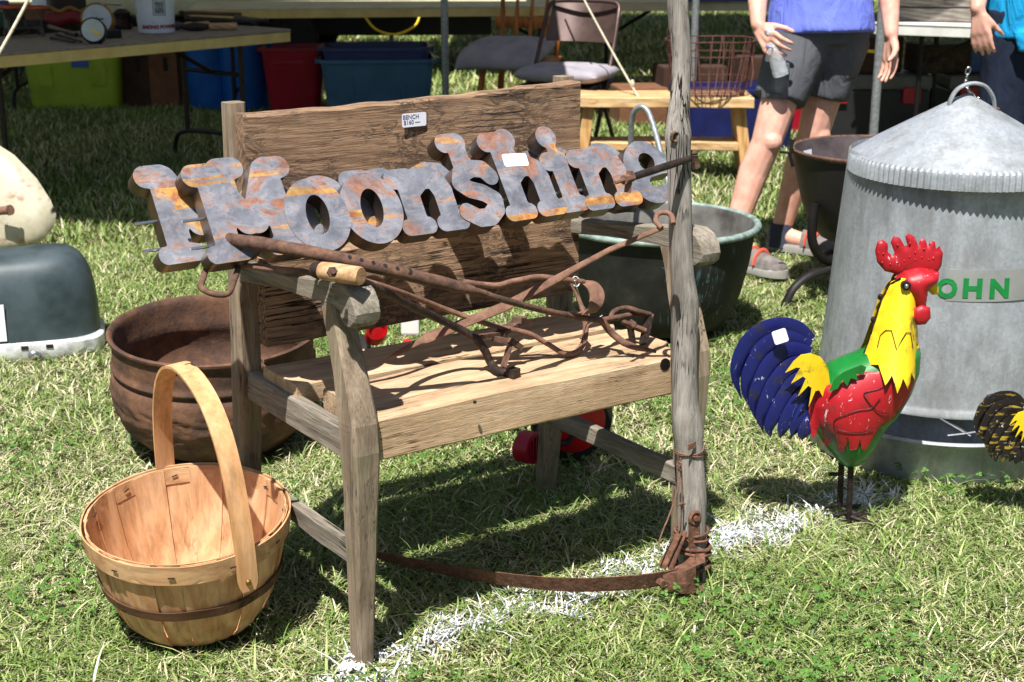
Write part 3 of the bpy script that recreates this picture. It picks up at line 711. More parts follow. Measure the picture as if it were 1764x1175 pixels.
def L_i(P): return un(stem(P, .13, .98), s_ell(P, .24, 1.26, .19, .19), s_box(P, .17, .35, .9, 1.2, .05))
def L_s(P): return s_path(P, [(.74, .74), (.64, .87), (.44, .9), (.25, .84), (.18, .68), (.3, .57), (.52, .49), (.68, .37), (.66, .22), (.5, .10), (.32, .10), (.14, .22)], .142)
def L_e(P):
    ring = np.maximum(s_ell(P, .48, .5, .49, .55), -s_ell(P, .50, .68, .16, .155)); cut = s_path(P, [(.5, .32), (.74, .36), (1.1, .36)], .085)
    return np.maximum(ring, -cut)
def L_M(P):
    L = un(s_box(P, .16, .52, .05, 1.3, .06), s_box(P, 0, .66, -.02, .24, .12), s_path(P, [(.14, 1.26), (.36, 1.26)], .165))
    R = un(s_box(P, 1.02, 1.4, .05, 1.3, .06), s_box(P, .9, 1.54, -.02, .24, .12), s_path(P, [(1.2, 1.26), (1.42, 1.26)], .165))
    D = un(s_path(P, [(.38, 1.22), (.72, .52)], .19), s_path(P, [(1.18, 1.22), (.84, .52)], .19)); return un(L, R, D)
def contours(fn, x1, y1, st=.022):
    X = np.arange(-.25, x1, st); Yv = np.arange(-.15, y1, st); g = np.stack(np.meshgrid(X, Yv), -1); V = fn(g.reshape(-1, 2)).reshape(len(Yv), len(X))
    segs = {}
    def pt(i0, j0, i1, j1):
        a, b = V[j0, i0], V[j1, i1]; t = a / (a - b); return (X[i0] + (X[i1] - X[i0]) * t, Yv[j0] + (Yv[j1] - Yv[j0]) * t)
    for j in range(len(Yv) - 1):
        row = V[j:j + 2] < 0
        for i in np.nonzero((row[:, :-1].sum(0) + row[:, 1:].sum(0)) % 4)[0]:
            c = [V[j, i] < 0, V[j, i + 1] < 0, V[j + 1, i + 1] < 0, V[j + 1, i] < 0]
            e = [((i, j, i + 1, j), 'h%d_%d' % (i, j)), ((i + 1, j, i + 1, j + 1), 'v%d_%d' % (i + 1, j)), ((i, j + 1, i + 1, j + 1), 'h%d_%d' % (i, j + 1)), ((i, j, i, j + 1), 'v%d_%d' % (i, j))]
            cr = [q for q in range(4) if c[q] != c[(q + 1) % 4]]
            pairs = [(cr[0], cr[1])] if len(cr) == 2 else [(cr[0], cr[3]), (cr[1], cr[2])]
            for a, b in pairs:
                for u, w in ((a, b), (b, a)): segs.setdefault(e[u][1], []).append((e[w][1], pt(*e[u][0])))
    out = []; used = set()
    for k0 in segs:
        if k0 in used: continue
        cur, prev, loop = k0, None, []
        while cur not in used:
            used.add(cur); loop.append(segs[cur][0][1]); nx = [q[0] for q in segs[cur] if q[0] != prev and q[0] not in used]; prev = cur
            if not nx: break
            cur = nx[0]
        if len(loop) > 5: out.append(loop)
    return out
def letter_mesh(name, loops, sx, sy, depth):
    cu = bpy.data.curves.new('l', 'CURVE'); cu.dimensions = '2D'; cu.fill_mode = 'BOTH'; cu.extrude = depth / 2
    for lp in loops:
        lp = lp[::2]; sp = cu.splines.new('POLY'); sp.points.add(len(lp) - 1); sp.use_cyclic_u = True
        for p, q in zip(sp.points, lp): p.co = (q[0] * sx, q[1] * sy, 0, 1)
    o = bpy.data.objects.new('l', cu); COL.objects.link(o); me = bpy.data.meshes.new_from_object(o.evaluated_get(bpy.context.evaluated_depsgraph_get()))
    bpy.data.objects.remove(o); me.name = name; me.materials.clear(); me.materials.append(MATS['letter_face']); me.materials.append(MATS['letter_side'])
    bm = bmesh.new(); bm.from_mesh(me); bmesh.ops.remove_doubles(bm, verts=bm.verts, dist=1e-5); bmesh.ops.recalc_face_normals(bm, faces=bm.faces)
    for f in bm.faces: f.normal_update(); f.material_index = 0 if abs(f.normal.z) > .7 else 1; f.smooth = f.material_index == 1
    for e in bm.edges:
        if len(e.link_faces) == 2 and e.calc_face_angle(0) > .8: e.smooth = False
    bm.to_mesh(me); bm.free(); return me
GLY = {'M': (L_M, 1.75, 1.56, 1.38), 'o': (L_o, 1.1, 1.2, .93), 'n': (L_n, 1.3, 1.2, 1.09), 's': (L_s, 1.1, 1.2, .85), 'h': (L_h, 1.3, 1.6, 1.08), 'i': (L_i, .8, 1.6, .53), 'e': (L_e, 1.1, 1.2, .9)}
GLY = {c: (g[0], g[1], g[2], g[3] * .935) for c, g in GLY.items()}
GC = {c: contours(g[0], g[1], g[2]) for c, g in GLY.items()}
SX, SY, SDEP = .1215, .125, .034
LM = {c: letter_mesh('letter', GC[c], SX, SY, SDEP) for c in GC}
def moon_sign(label, u0, v0, z0, lean, roll=0.0):
    # sign frame: x along the word, y up the letters, z out of their faces
    ex = Vector((math.cos(roll), 0, math.sin(roll))); ey0 = Vector((0, math.cos(lean), math.sin(lean))); ez = ex.cross(ey0).normalized(); ey = ez.cross(ex)
    M = BF @ Matrix(((ex.x, ey.x, ez.x, u0), (ex.y, ey.y, ez.y, v0), (ex.z, ey.z, ez.z, z0), (0, 0, 0, 1)))
    o = bpy.data.objects.new('metal_letter_sign', None); COL.objects.link(o); o.matrix_world = M; PM[o.name] = M; o.empty_display_size = .05
    tag(o, label, 'metal sign', 'steel letter signs on the bench')
    x = 0; names = {'M': 'letter_m', 'o': 'letter_o', 'n': 'letter_n', 's': 'letter_s', 'h': 'letter_h', 'i': 'letter_i', 'e': 'letter_e'}
    pins = []
    for q, c in enumerate('Moonshine'):
        l = bpy.data.objects.new(names[c], LM[c]); COL.objects.link(l); l.parent = o; l.location = (x, random.uniform(-.003, .003), random.uniform(-.0015, .0015)); l.rotation_euler = (0, 0, random.uniform(-.012, .012))
        PM[l.name] = M
        x += GLY[c][3] * SX; pins.append(x - .006)
    for px in pins[:-1]:
        for yy in (.045,):
            mm = MB(); mm.tube([(px - .02, yy, .004), (px + .02, yy, .004)], .0035, 8); mm.tube([(px - .002, yy, .004), (px + .004, yy, .004)], .0065, 6); mm.build('joining_bolt', 'chrome', o, M)
    for yy in (.035, .085):
        mm = MB(); mm.tube([(-.018, yy, .0), (.03, yy, .0)], .0028, 8); mm.build('joining_bolt', 'chrome', o, M)
    return o, M
front_sign, FSM = moon_sign('front steel sign spelling Moonshine, with a blank white sticker on its h', -.184, .150, .708, math.radians(55))
back_sign, BSM = moon_sign('rear steel sign spelling Moonshine, mostly hidden behind the front one', -.246, .202, .702, math.radians(55))
hx = sum(GLY[c][3] for c in 'Moons') * SX
sticker(front_sign, FSM, (hx + .062, .118, SDEP / 2 + .0006), (1, -.06, 0), (.06, 1, 0), .054, .026)

# ------------------------------------------------------------------ iron tools lying on the bench
def tool(name, label, cat, base):
    w = BF @ Vector(base); t = thing(name, label, cat, w, BT); return t
def tp(t, mb, name, mat, smooth=45): return mb.build(name, mat, t, BF, smooth)
def jit(path, a=.0012):
    return [Vector(p) + Vector((noise.noise(Vector(p) * 40), noise.noise(Vector(p) * 40 + Vector((5, 0, 0))), noise.noise(Vector(p) * 40 + Vector((0, 7, 0))))) * a for p in path]
def bpts(lst): return [BZ(*q) for q in lst]
# 1 pierced pipe with a two-pronged fork
t1 = tool('forked_iron_pipe', 'long bent rusty iron pipe pierced with holes, ending in a forked head', 'iron tool', BZ(1110, 592, .452))
path = smooth_path(bpts([(382, 412, .745), (450, 420, .742), (540, 436, .735), (640, 458, .71), (740, 482, .675), (815, 500, .648)]), 5)
mm = MB(); mm.tube(jit(path), [.0115] * (len(path) - 4) + [.0112, .0105, .0095, .008], 12); mm.tube([path[0] - (path[1] - path[0]).normalized() * .0005, path[0] + Vector((0, 0, 0))], .0085, 10); tp(t1, mm, 'pipe', 'rust_iron')
mm = MB(); mm.tube([path[0] - (path[1] - path[0]).normalized() * .0012, path[0] - (path[1] - path[0]).normalized() * .0006], .0085, 12); tp(t1, mm, 'pipe_bore', 'iron_black')
for px, py in ((600, 446), (625, 451), (642, 455), (662, 461), (681, 466), (718, 473)):
    q = min(path, key=lambda p: abs((BF @ p - G(px, py, p.z)).length)); mm = MB(); d = Vector((-.1, -.75, .65)).normalized(); c = q + d * .0106
    mm.tube([c, c + d * .0012], .0035 if px < 700 else .0055, 8); tp(t1, mm, 'hole', 'iron_black')
path = smooth_path([path[-1]] + bpts([(870, 517, .617), (960, 540, .56), (1038, 552, .515)]), 5); mm = MB(); mm.tube(jit(path), .0062, 10); tp(t1, mm, 'shank', 'rust_iron')
mm = MB(); mm.tube(jit(smooth_path(bpts([(1036, 552, .516), (1055, 575, .488), (1085, 595, .47), (1130, 606, .458)]), 4)), [.007] * 8 + [.0068, .006, .005, .004, .003], 10); tp(t1, mm, 'prong', 'rust_iron')
mm = MB(); mm.tube(jit(smooth_path(bpts([(1036, 552, .516), (1060, 548, .51), (1090, 541, .508), (1115, 544, .502), (1126, 546, .5)]), 4)), .0058, 10); tp(t1, mm, 'prong', 'rust_iron')
mm = MB(); mm.tube(jit(smooth_path(bpts([(1052, 549, .512), (1058, 536, .522), (1078, 530, .524), (1100, 536, .516), (1120, 541, .506)]), 4)), .005, 10); tp(t1, mm, 'prong', 'rust_iron')
A, B = BZ(1118, 545, .500), BZ(1108, 592, .455); mm = MB(); mm.bar(A, B, .019, .009, (1, 0, 0)); tp(t1, mm, 'head_plate', 'rust_dark')
mm = MB(); mm.tube(bpts([(1070, 553, .5), (1112, 570, .478)]), .0055, 8); mm.tube(bpts([(1083, 556, .495), (1092, 562, .488)]), .009, 8); tp(t1, mm, 'cross_bolt', 'rust_iron')
mm = MB(); mm.bar(BZ(1085, 560, .49), BZ(1090, 590, .455), .012, .008, (1, 0, 0)); tp(t1, mm, 'head_plate', 'rust_dark')
# 2 rod with square loop grip, ending in a swept hook
t2 = tool('hooked_iron_rod', 'rusty iron rod with a square loop grip and a sharp swept hook', 'iron tool', BZ(960, 612, .452))
lp = bpts([(383, 412, .728), (366, 440, .71), (350, 478, .688), (347, 496, .676), (368, 506, .668), (392, 506, .668), (402, 488, .68), (412, 455, .70), (416, 432, .715)])
mm = MB(); mm.tube(jit(smooth_path(lp, 5), .0008), .0052, 10); tp(t2, mm, 'loop_grip', 'rust_iron')
rp = bpts([(412, 456, .70), (450, 461, .698), (520, 468, .695), (600, 479, .672), (660, 493, .645), (760, 530, .57), (840, 558, .53), (905, 573, .505), (940, 590, .482), (970, 608, .464), (992, 607, .46), (1006, 588, .475), (1009, 560, .5), (1002, 530, .53), (990, 502, .56), (977, 476, .59)])
sp = smooth_path(rp, 5); rr = [.0052] * (len(sp) - 30) + [.0058] * 15 + [lerp(.006, .0014, i / 14) for i in range(15)]
mm = MB(); mm.tube(jit(sp, .0008), rr, 10); tp(t2, mm, 'rod', 'rust_orange')
# 3 dark rod with a wooden cross handle and a clamp head
t3 = tool('clamp_rod', 'dark iron rod with short wooden cross handle and a clamp head on the seat', 'iron tool', BZ(880, 640, .452))
h0, h1 = BZ(552, 466, .712), BZ(622, 476, .712); ax = (h1 - h0).normalized(); mm = MB()
mm.tube([h0 + ax * d for d in (0, .003, .02, .05, (h1 - h0).length - .003, (h1 - h0).length)], [.0125, .0145, .0155, .0155, .0152, .014], 18); tp(t3, mm, 'wooden_handle', 'handle_wood')
mm = MB(); mm.tube([h0 - ax * .014, h0 - ax * .003, h0 + ax * .0005], [.012, .015, .0148], 16); tp(t3, mm, 'ferrule', 'rust_dark')
c = BZ(571, 470, .72); d = Vector((-.25, -.8, .35)).normalized(); mm = MB(); mm.tube([c + d * .004, c + d * .012], .0085, 6); mm.tube([c + d * .012, c + d * .017], .0045, 8); tp(t3, mm, 'nut', 'rust_iron')
rp = bpts([(596, 474, .708), (640, 493, .68), (700, 523, .62), (770, 556, .56), (822, 583, .522)]); mm = MB(); mm.tube(jit(smooth_path(rp, 5)), .0075, 10); tp(t3, mm, 'rod', 'rust_dark')
mm = MB(); mm.tube(jit(smooth_path(bpts([(820, 582, .523), (836, 605, .495), (845, 625, .472), (860, 640, .462), (888, 643, .462)]), 4)), .0078, 8); mm.box(BZ(884, 642, .464), (.02, .018, .016), .3); tp(t3, mm, 'jaw', 'rust_dark')
mm = MB(); mm.bar(BZ(826, 580, .525), BZ(862, 575, .51), .012, .008); mm.bar(BZ(862, 575, .512), BZ(900, 548, .52), .02, .008); mm.bar(BZ(890, 552, .525), BZ(907, 556, .505), .02, .012); tp(t3, mm, 'jaw', 'rust_iron')
mm = MB(); mm.bar(BZ(850, 583, .51), BZ(892, 592, .495), .01, .01); mm.bar(BZ(866, 635, .462), BZ(880, 590, .5), .016, .006, (1, 0, 0)); mm.bar(BZ(878, 586, .506), BZ(896, 598, .488), .018, .01); tp(t3, mm, 'jaw', 'rust_iron')
# 4 flat pointed bar hooked on the right armrest
t4 = tool('flat_iron_bar', 'long rusty flat bar with an eye hook, slanting from right armrest to seat', 'iron tool', BZ(668, 621, .452))
A, B = BZ(1142, 392, .728), BZ(662, 623, .453); L = B - A
stn = [(0, .008, .006), (.18, .0095, .0065), (.30, .011, .007), (.36, .014, .0075), (.55, .018, .007), (.72, .018, .006), (.84, .02, .005), (.86, .012, .005), (.95, .008, .004), (1.0, .001, .001)]
nrm = Vector((0, -.75, .65)); wv = L.normalized().cross(nrm).normalized(); nv = wv.cross(L.normalized()); rings = []
for t, w, d in stn:
    p = A + L * t + Vector((0, 0, .006 * math.sin(t * 9))); rings.append([p + wv * (x * w / 2) + nv * (y * d / 2) for x, y in ((-1, -.6), (-.6, -1), (.6, -1), (1, -.6), (1, .6), (.6, 1), (-.6, 1), (-1, .6))])
mm = MB(); mm.loft(rings); tp(t4, mm, 'bar', 'rust_orange', 30)
mm = MB(); mm.tube(smooth_path(bpts([(1140, 393, .728), (1130, 382, .737), (1133, 369, .747), (1146, 366, .75), (1157, 372, .745), (1160, 386, .734)]), 4), .0048, 10); tp(t4, mm, 'eye_hook', 'rust_orange')
# 5 wavy rod with a curled band and a paper tag
t5 = tool('curled_iron_rod', 'wavy rusty iron rod ending in a broad curled band, with paper tag', 'iron tool', BZ(1018, 545, .5))
mm = MB(); mm.tube(jit(smooth_path(bpts([(800, 486, .645), (850, 492, .63), (890, 484, .63), (930, 477, .63), (965, 481, .62), (1005, 486, .605)]), 5)), .0055, 10); tp(t5, mm, 'rod', 'rust_orange')
sp = smooth_path(bpts([(1000, 485, .606), (1016, 488, .602), (1028, 505, .585), (1026, 525, .566), (1014, 540, .55), (1008, 536, .548)]), 5); mm = MB(); rings = []
for p in sp: rings.append([p + Vector((x, y, 0)) for x, y in ((-.016, -.002), (.016, -.002), (.016, .002), (-.016, .002))])
mm.loft(rings); tp(t5, mm, 'curled_band', 'rust_orange')
mm = MB(); mm.tube(bpts([(990, 483, .616), (995, 500, .59), (1004, 525, .55), (1015, 543, .52)]), .0009, 6); mm.tube([BZ(992, 485, .61) + Vector((.008 * math.cos(a), .003 * math.sin(a), .009 * math.sin(a))) for a in np.linspace(0, 6.28, 12)], .001, 6, closed=True); tp(t5, mm, 'tag_string', 'string_white')
q = BZ(1025, 552, .512); mm = MB(); mm.box(q, (.03, .0008, .018), .35, Matrix.Rotation(.9, 3, 'X') @ Matrix.Rotation(.3, 3, 'Z')); tp(t5, mm, 'paper_tag', 'paper', 0)
# ------------------------------------------------------------------ scythe standing against the right arm
sb = BF @ Vector((.706, -.075, 0))
scy = thing('old_scythe', 'old scythe with grey driftwood handle standing at the right end of the bench', 'scythe', sb, BT)
def ST(y, xl, xr):                             # handle station: left and right outline at a picture row
    v = lerp(-.078, .005, (985 - y) / 985); a, b = BV(xl, y, v), BV(xr, y, v); return (a + b) / 2, abs(b.x - a.x) / 2 * .93
rows = [(1000, 1178, 1212), (960, 1173, 1212), (900, 1172, 1211), (860, 1171, 1212), (820, 1170, 1209), (780, 1168, 1206), (745, 1163, 1206), (720, 1161, 1203), (690, 1161, 1198), (640, 1160, 1196), (590, 1159, 1197), (545, 1160, 1199), (515, 1160, 1198), (480, 1159, 1192), (440, 1157, 1189), (390, 1155, 1188), (340, 1154, 1188), (290, 1153, 1187), (255, 1150, 1186), (232, 1149, 1187), (200, 1153, 1185), (150, 1159, 1186), (100, 1161, 1187), (50, 1156, 1185), (0, 1152, 1182), (-60, 1150, 1180), (-130, 1149, 1178), (-180, 1150, 1177)]
cs = [ST(*r) for r in rows]; cen = smooth_path([c for c, r in cs], 4); rad = []
for i in range(len(cs) - 1): rad += [lerp(cs[i][1], cs[i + 1][1], q / 4) for q in range(4)]
rad.append(cs[-1][1]); rings = []; NS = 28
for c, r in zip(cen, rad):
    ring = []
    for j in range(NS):
        a = 2 * PI * j / NS; k2 = 1 + .05 * noise.noise(Vector((math.cos(a) * 1.6, math.sin(a) * 1.6, c.z * 7))) + .05 * noise.noise(Vector((math.cos(a) * 7, math.sin(a) * 7, c.z * 3)))
        ring.append(c + Vector((math.cos(a) * r * k2, math.sin(a) * r * k2, 0)))
    rings.append(ring)
handle = MB().loft(rings); handle = handle.build('handle', 'drift', scy, BF, 60)
def knot(px, py, rx, rz):
    y0 = (985 - py) / 985; v = lerp(-.078, .005, y0) - .0165; q = BV(px, py, v); mm = MB(); P = []
    for i, (k1, dd) in enumerate(((1.25, .004), (1.0, -.002), (.72, .002), (.4, .0035), (.1, .004))):
        P.append([q + Vector((math.cos(a) * rx * k1, dd - .001 + .4 * (math.cos(a) * rx * k1) ** 2 / .02, math.sin(a) * rz * k1)) for a in np.linspace(0, 2 * PI, 16, endpoint=False)])
    mm.loft(P, False); return mm.build('knot', 'oak_rough', handle, BF, 50)
knot(1163, 236, .007, .009); knot(1187, 492, .006, .024); knot(1168, 330, .003, .004); knot(1186, 682, .003, .012)
# grip peg with its collar, wedge and wire
g0, g1 = BV(1186, 274, -.045), BV(1078, 309, -.115); d = (g1 - g0); mm = MB(); mm.tube([g0 - d * .02, g0 + d * .3, g0 + d * .8, g1], [.006, .007, .0068, .0058], 12); gp = mm.build('grip_peg', 'rust_dark', scy, BF, 45)
mm = MB(); mm.bar(g1 - d * .06 + Vector((0, 0, .013)), g1 - d * .03 - Vector((0, 0, .024)), .012, .006, (1, 0, 0)); mm.tube([g1 - d * .09, g1 + d * .03], .0085, 8); mm.tube([g1, g1 + d * .16], .0035, 8); mm.build('collar', 'rust_orange', gp, BF)
q = BV(1190, 276, -.02); mm = MB(); mm.box(q + Vector((.006, 0, 0)), (.012, .02, .034), .1, Matrix.Rotation(-.3, 3, 'Y')); mm.build('wedge', 'oak_rough', scy, BF, 0, .002)
def ringpath(py, rx, dy, turns=1.0, tilt=.0, n=26):
    c, r = min(cs, key=lambda q: 0), 0
    i = min(range(len(rows)), key=lambda i: abs(rows[i][0] - py)); c, r = cs[i]; v = lerp(-.078, .005, (985 - py) / 985); zc = BV((rows[i][1] + rows[i][2]) / 2, py, v).z
    return [Vector((c.x + (r + rx) * math.cos(a), c.y + (r + rx) * math.sin(a), zc + dy * a / 6.28 + tilt * math.cos(a))) for a in np.linspace(0, 2 * PI * turns, int(n * turns))]
for py, rx, tl, tk in ((913, .005, .001, .003), (924, .0055, -.004, .003), (938, .006, -.004, .0042), (947, .006, -.005, .0042), (972, .006, .002, .0045)):
    mm = MB(); mm.tube(jit(ringpath(py, rx, .0, 1.0, tl)), tk, 8); mm.build('binding_wire', 'rust_blade', scy, BF, 60)
for py, tl in ((772, .006), (779, -.007)):
    mm = MB(); mm.tube(jit(ringpath(py, .0015, .0, 1.0, tl), .003), .0016, 6); mm.build('binding_wire', 'rust_orange', scy, BF, 60)
for pts in ([(1167, 782, -.1), (1170, 820, -.1), (1160, 870, -.11), (1146, 905, -.11), (1134, 938, -.11)], [(1172, 790, -.096), (1175, 850, -.098), (1174, 880, -.1), (1170, 912, -.1)], [(1170, 795, -.1), (1174, 800, -.104), (1169, 806, -.1), (1173, 812, -.102), (1168, 800, -.1)], [(1166, 872, -.1), (1172, 868, -.105), (1180, 868, -.1)]):
    mm = MB(); mm.tube(jit(smooth_path([BV(*p) for p in pts], 5), .002), .0018, 6); mm.build('loose_wire', 'rust_orange', scy, BF, 60)
mm = MB(); q = BV(1192, 768, -.092); mm.box(q, (.024, .002, .012), .2); mm.build('rust_patch', 'rust_orange', scy, BF)
# iron tang strap up the handle, heel casting and blade
mm = MB(); a, b = BV(1196, 892, -.0965), BV(1196, 985, -.0985); mm.bar(a, b, .026, .005, (0, 1, 0)); mm.tube([a + Vector((.012 * math.cos(t), -.001, .012 * math.sin(t))) for t in np.linspace(0, 6.28, 16)], .004, 8, closed=True); mm.tube([a + Vector((0, .004, 0)), a + Vector((0, -.008, 0))], .006, 8); mm.build('tang_strap', 'rust_blade', scy, BF, 45)
mm = MB(); rings = []
for px, py, z, w, hh in ((1190, 945, .04, .035, .07), (1195, 985, .03, .04, .06), (1178, 993, .03, .03, .05), (1160, 995, .03, .02, .042), (1140, 998, .026, .012, .036)):
    q = BZ(px, py + 4, z); rings.append([q + Vector((x * w / 2 * .6, y * w / 2, zz * hh / 2)) for x, y, zz in ((-1, -1, -1), (1, -1, -1), (1, 1, -1), (1, 1, 1), (1, -1, 1), (-1, -1, 1))])
mm.loft(rings); mm.build('heel', 'rust_blade', scy, BF, 30, .003)
for x0, x1 in ((1172, 1140), (1180, 1152)):
    mm = MB(); mm.bar(BV(x0, 915, -.095), BZ(x1, 978, .05), .012, .003, (1, 0, 0), .022); mm.build('brace', 'rust_blade', scy, BF)
bl = smooth_path([BZ(*q) for q in ((1165, 992, .034), (1120, 1000, .032), (1050, 1006, .03), (970, 1007, .028), (890, 1000, .027), (800, 987, .026), (720, 972, .025), (665, 960, .024), (628, 948, .022), (598, 938, .02))], 5)
mm = MB(); rings = []; mb2 = MB(); rib = []
for i, p in enumerate(bl):
    t = i / (len(bl) - 1); hgt = lerp(.036, .016, t ** 2); T = (bl[min(i + 1, len(bl) - 1)] - bl[max(i - 1, 0)]).normalized(); nn_ = T.cross(Vector((0, 0, 1))).normalized(); thk = .0016
    wob = .0012 * noise.noise(Vector((p.x * 50, 0, 0)))
    rings.append([p + nn_ * (s * thk) + Vector((0, 0, zz * hgt / 2 + wob)) + nn_ * (-zz * .006) for s, zz in ((-1, -1), (1, -1), (1, 1), (-1, 1))]); rib.append(p + Vector((0, 0, -.1 * hgt)) + nn_ * .003)
mm.loft(rings); b_ = mm.build('blade', 'rust_blade', scy, BF, 30); mb2.tube(rib, .0026, 6); mb2.build('blade_rib', 'rust_blade', b_, BF, 45)
mm = MB(); q = BZ(1137, 1003, .034); mm.tube([q + Vector((0, .004, 0)), q + Vector((0, -.01, 0))], .008, 6); mm.build('rivet', 'rust_blade', b_, BF, 45)
# ------------------------------------------------------------------ bushel basket
bc = Vector((-.587, 2.446, 0)); TILT = math.radians(7)
bask = bpy.data.objects.new('bushel_basket', None); COL.objects.link(bask)
BM = Matrix.Translation(bc) @ Matrix.Translation(Vector((0, -.12, 0))) @ Matrix.Rotation(TILT, 4, 'X') @ Matrix.Translation(Vector((0, .12, .004))) @ Matrix.Diagonal((.98, .98, 1.05, 1))
bask.matrix_world = BM; PM[bask.name] = BM
tag(bask, 'round splint wood basket with a tall bent handle on the grass', 'basket')
EXCL.append((bc.x, bc.y, .125))
RZ = [(.118, .0), (.134, .018), (.150, .05), (.163, .09), (.173, .13), (.180, .17), (.184, .198)]
NST = 20
def stave(w, off, seed):
    rings = []
    for (r, z) in RZ:
        t = z / .198; ha = PI / NST * lerp(.965, 1.14, min(1, t * 1.5)) * w; ring = []
        for s, d in ((-1, 0), (-.33, .0), (.33, .0), (1, 0), (1, -.003), (.33, -.003), (-.33, -.003), (-1, -.003)):
            a = ha * s; rr = r + off + d + .0012 * noise.noise(Vector((s * 2, z * 20, seed))) - .002 * (abs(s) > .9) * (seed % 2)
            ring.append((rr * math.cos(a), rr * math.sin(a), z))
        rings.append(ring)
    return MB().loft(rings)
sm = []
for q in range(4):
    o = stave(random.uniform(.94, 1.04), [.0, -.0015, .001, -.001][q], q).build('stave', 'basket_stave', bask, BM, 30); o.rotation_euler = (0, 0, q * 2 * PI / NST); sm.append(o.data)
for q in range(4, NST):
    o = bpy.data.objects.new('stave', sm[(q * 7) % 4]); COL.objects.link(o); o.parent = bask; o.rotation_euler = (0, 0, q * 2 * PI / NST)
mm = MB(); mm.lathe([(.001, .004), (.117, .004), (.117, .001), (.001, .001)], 40); mm.build('base_board', 'basket_stave', bask, BM)
def hoop(name, mat, r0, r1, z0, z1, th, wob, seed):
    rings = []
    for j in range(72):
        a = 2 * PI * j / 72; dr = wob * noise.noise(Vector((math.cos(a) * 3, math.sin(a) * 3, seed))); dz = .002 * noise.noise(Vector((math.cos(a) * 2, math.sin(a) * 2, seed + 4)))
        rings.append([((r + dr) * math.cos(a), (r + dr) * math.sin(a), z + dz) for r, z in ((r0, z0), (r0 + th, z0), (r1 + th, z1), (r1, z1))])
    m_ = MB(); m_.loft(rings, False, True); return m_.build(name, mat, bask, BM, 40)
hoop('rim_band', 'basket_band', .1835, .1875, .164, .2, .003, .0015, 1)
hoop('inner_band', 'basket_band', .1755, .1795, .17, .2, .0025, .0015, 2)
hoop('middle_hoop', 'basket_hoop', .1635, .1675, .082, .1, .003, .001, 3)
# handle: flat bent strip across the basket
hPl = Vector((math.cos(math.radians(114)), math.sin(math.radians(114)), 0)) * .193; hPr = Vector((math.cos(math.radians(-47)), math.sin(math.radians(-47)), 0)) * .1935; hM = (hPl + hPr) / 2; hd = (hPr - hPl).normalized(); hn = Vector((-hd.y, hd.x, 0)); rings = []; hk = (hPr - hPl).length / .386
hp = [(-.193, .135), (-.192, .17), (-.19, .22), (-.183, .29), (-.168, .36), (-.14, .425), (-.10, .47), (-.05, .494), (0, .498), (.05, .488), (.098, .462), (.138, .415), (.166, .35), (.182, .28), (.19, .22), (.193, .17), (.194, .128)]
pp = smooth_path([Vector((x, 0, z if z < .17 else .17 + (z - .17) * .87)) for x, z in hp], 4)
for i, p in enumerate(pp):
    T = (pp[min(i + 1, len(pp) - 1)] - pp[max(i - 1, 0)]).normalized(); nv = Vector((-T.z, 0, T.x)); hw = .0185
    if i in (0, len(pp) - 1): hw = .0125
    elif i in (1, len(pp) - 2): hw = .017
    c3 = hM + hd * (p.x * hk) + Vector((0, 0, p.z)); n3 = hd * nv.x + Vector((0, 0, nv.z)); rings.append([c3 + hn * (s * hw) + n3 * (d * .0025) for s, d in ((-1, -1), (1, -1), (1, 1), (-1, 1))])
mm = MB(); mm.loft(rings); hdl = mm.build('handle', 'basket_handle', bask, BM, 30)
for s in (1, -1):
    q = hM + hd * (s * .1965 * hk) + Vector((0, 0, .145)); mm = MB(); mm.tube([q, q + hd * (s * .0035)], [.0055, .004], 10); mm.build('rivet', 'brass', hdl, BM, 40)
for q in range(11):                                            # bent-over staples through the rim
    a = 2 * PI * q / 11 + .2; er = Vector((math.cos(a), math.sin(a), 0)); et = Vector((-er.y, er.x, 0)); mm = MB()
    c = er * .1744 + Vector((0, 0, .187)); mm.bar(c - et * .006, c + et * .005 + Vector((0, 0, -.003)), .0018, .0018); c = er * .1905 + Vector((0, 0, .18)); mm.bar(c - et * .006, c + et * .006, .0018, .0018); mm.build('staple', 'rust_dark', bask, BM)

# ------------------------------------------------------------------ rusty cauldron behind the basket
def lathe_thing(name, label, cat, c, tilt=(0, 0)):
    o = bpy.data.objects.new(name, None); COL.objects.link(o); M = Matrix.Translation(Vector(c)) @ Matrix.Rotation(tilt[0], 4, 'X') @ Matrix.Rotation(tilt[1], 4, 'Y'); o.matrix_world = M; PM[o.name] = M; o.empty_display_size = .05
    return tag(o, label, cat), M
cau, CM = lathe_thing('rusty_cauldron', 'big rusty iron cauldron with embossed belly, behind the wooden basket', 'cauldron', (-.735, 3.40, .0), (.075, .03))
EXCL.append((-.735, 3.40, .2))
prof = [(.03, .004), (.12, .006), (.185, .026), (.226, .07), (.246, .122), (.250, .165), (.246, .192), (.236, .206), (.241, .210), (.246, .215), (.246, .220), (.241, .225), (.240, .235), (.241, .27), (.243, .285), (.25, .289), (.251, .295), (.245, .2985), (.239, .295), (.235, .285), (.231, .235), (.226, .215), (.235, .19), (.24, .165), (.232, .13), (.205, .085), (.15, .045), (.09, .026), (.02, .024)]
def cw(r, z, a):
    rr = r * (1 + .006 * math.sin(3 * a + 1))
    if .09 < z < .18 and r > .2417: pass
    if .06 < z < .19:                                          # cast leaf relief round the belly
        w = math.sin(max(0, min(1, (z - .06) / .13)) * PI)
        if r >= .21: rr += w * (.003 * math.sin(14 * a + 9 * math.sin(z * 38)) * math.cos(z * 95 + 2 * math.sin(a * 7)) + .0025 * noise.noise(Vector((math.cos(a) * 9, math.sin(a) * 9, z * 40))))
    return rr
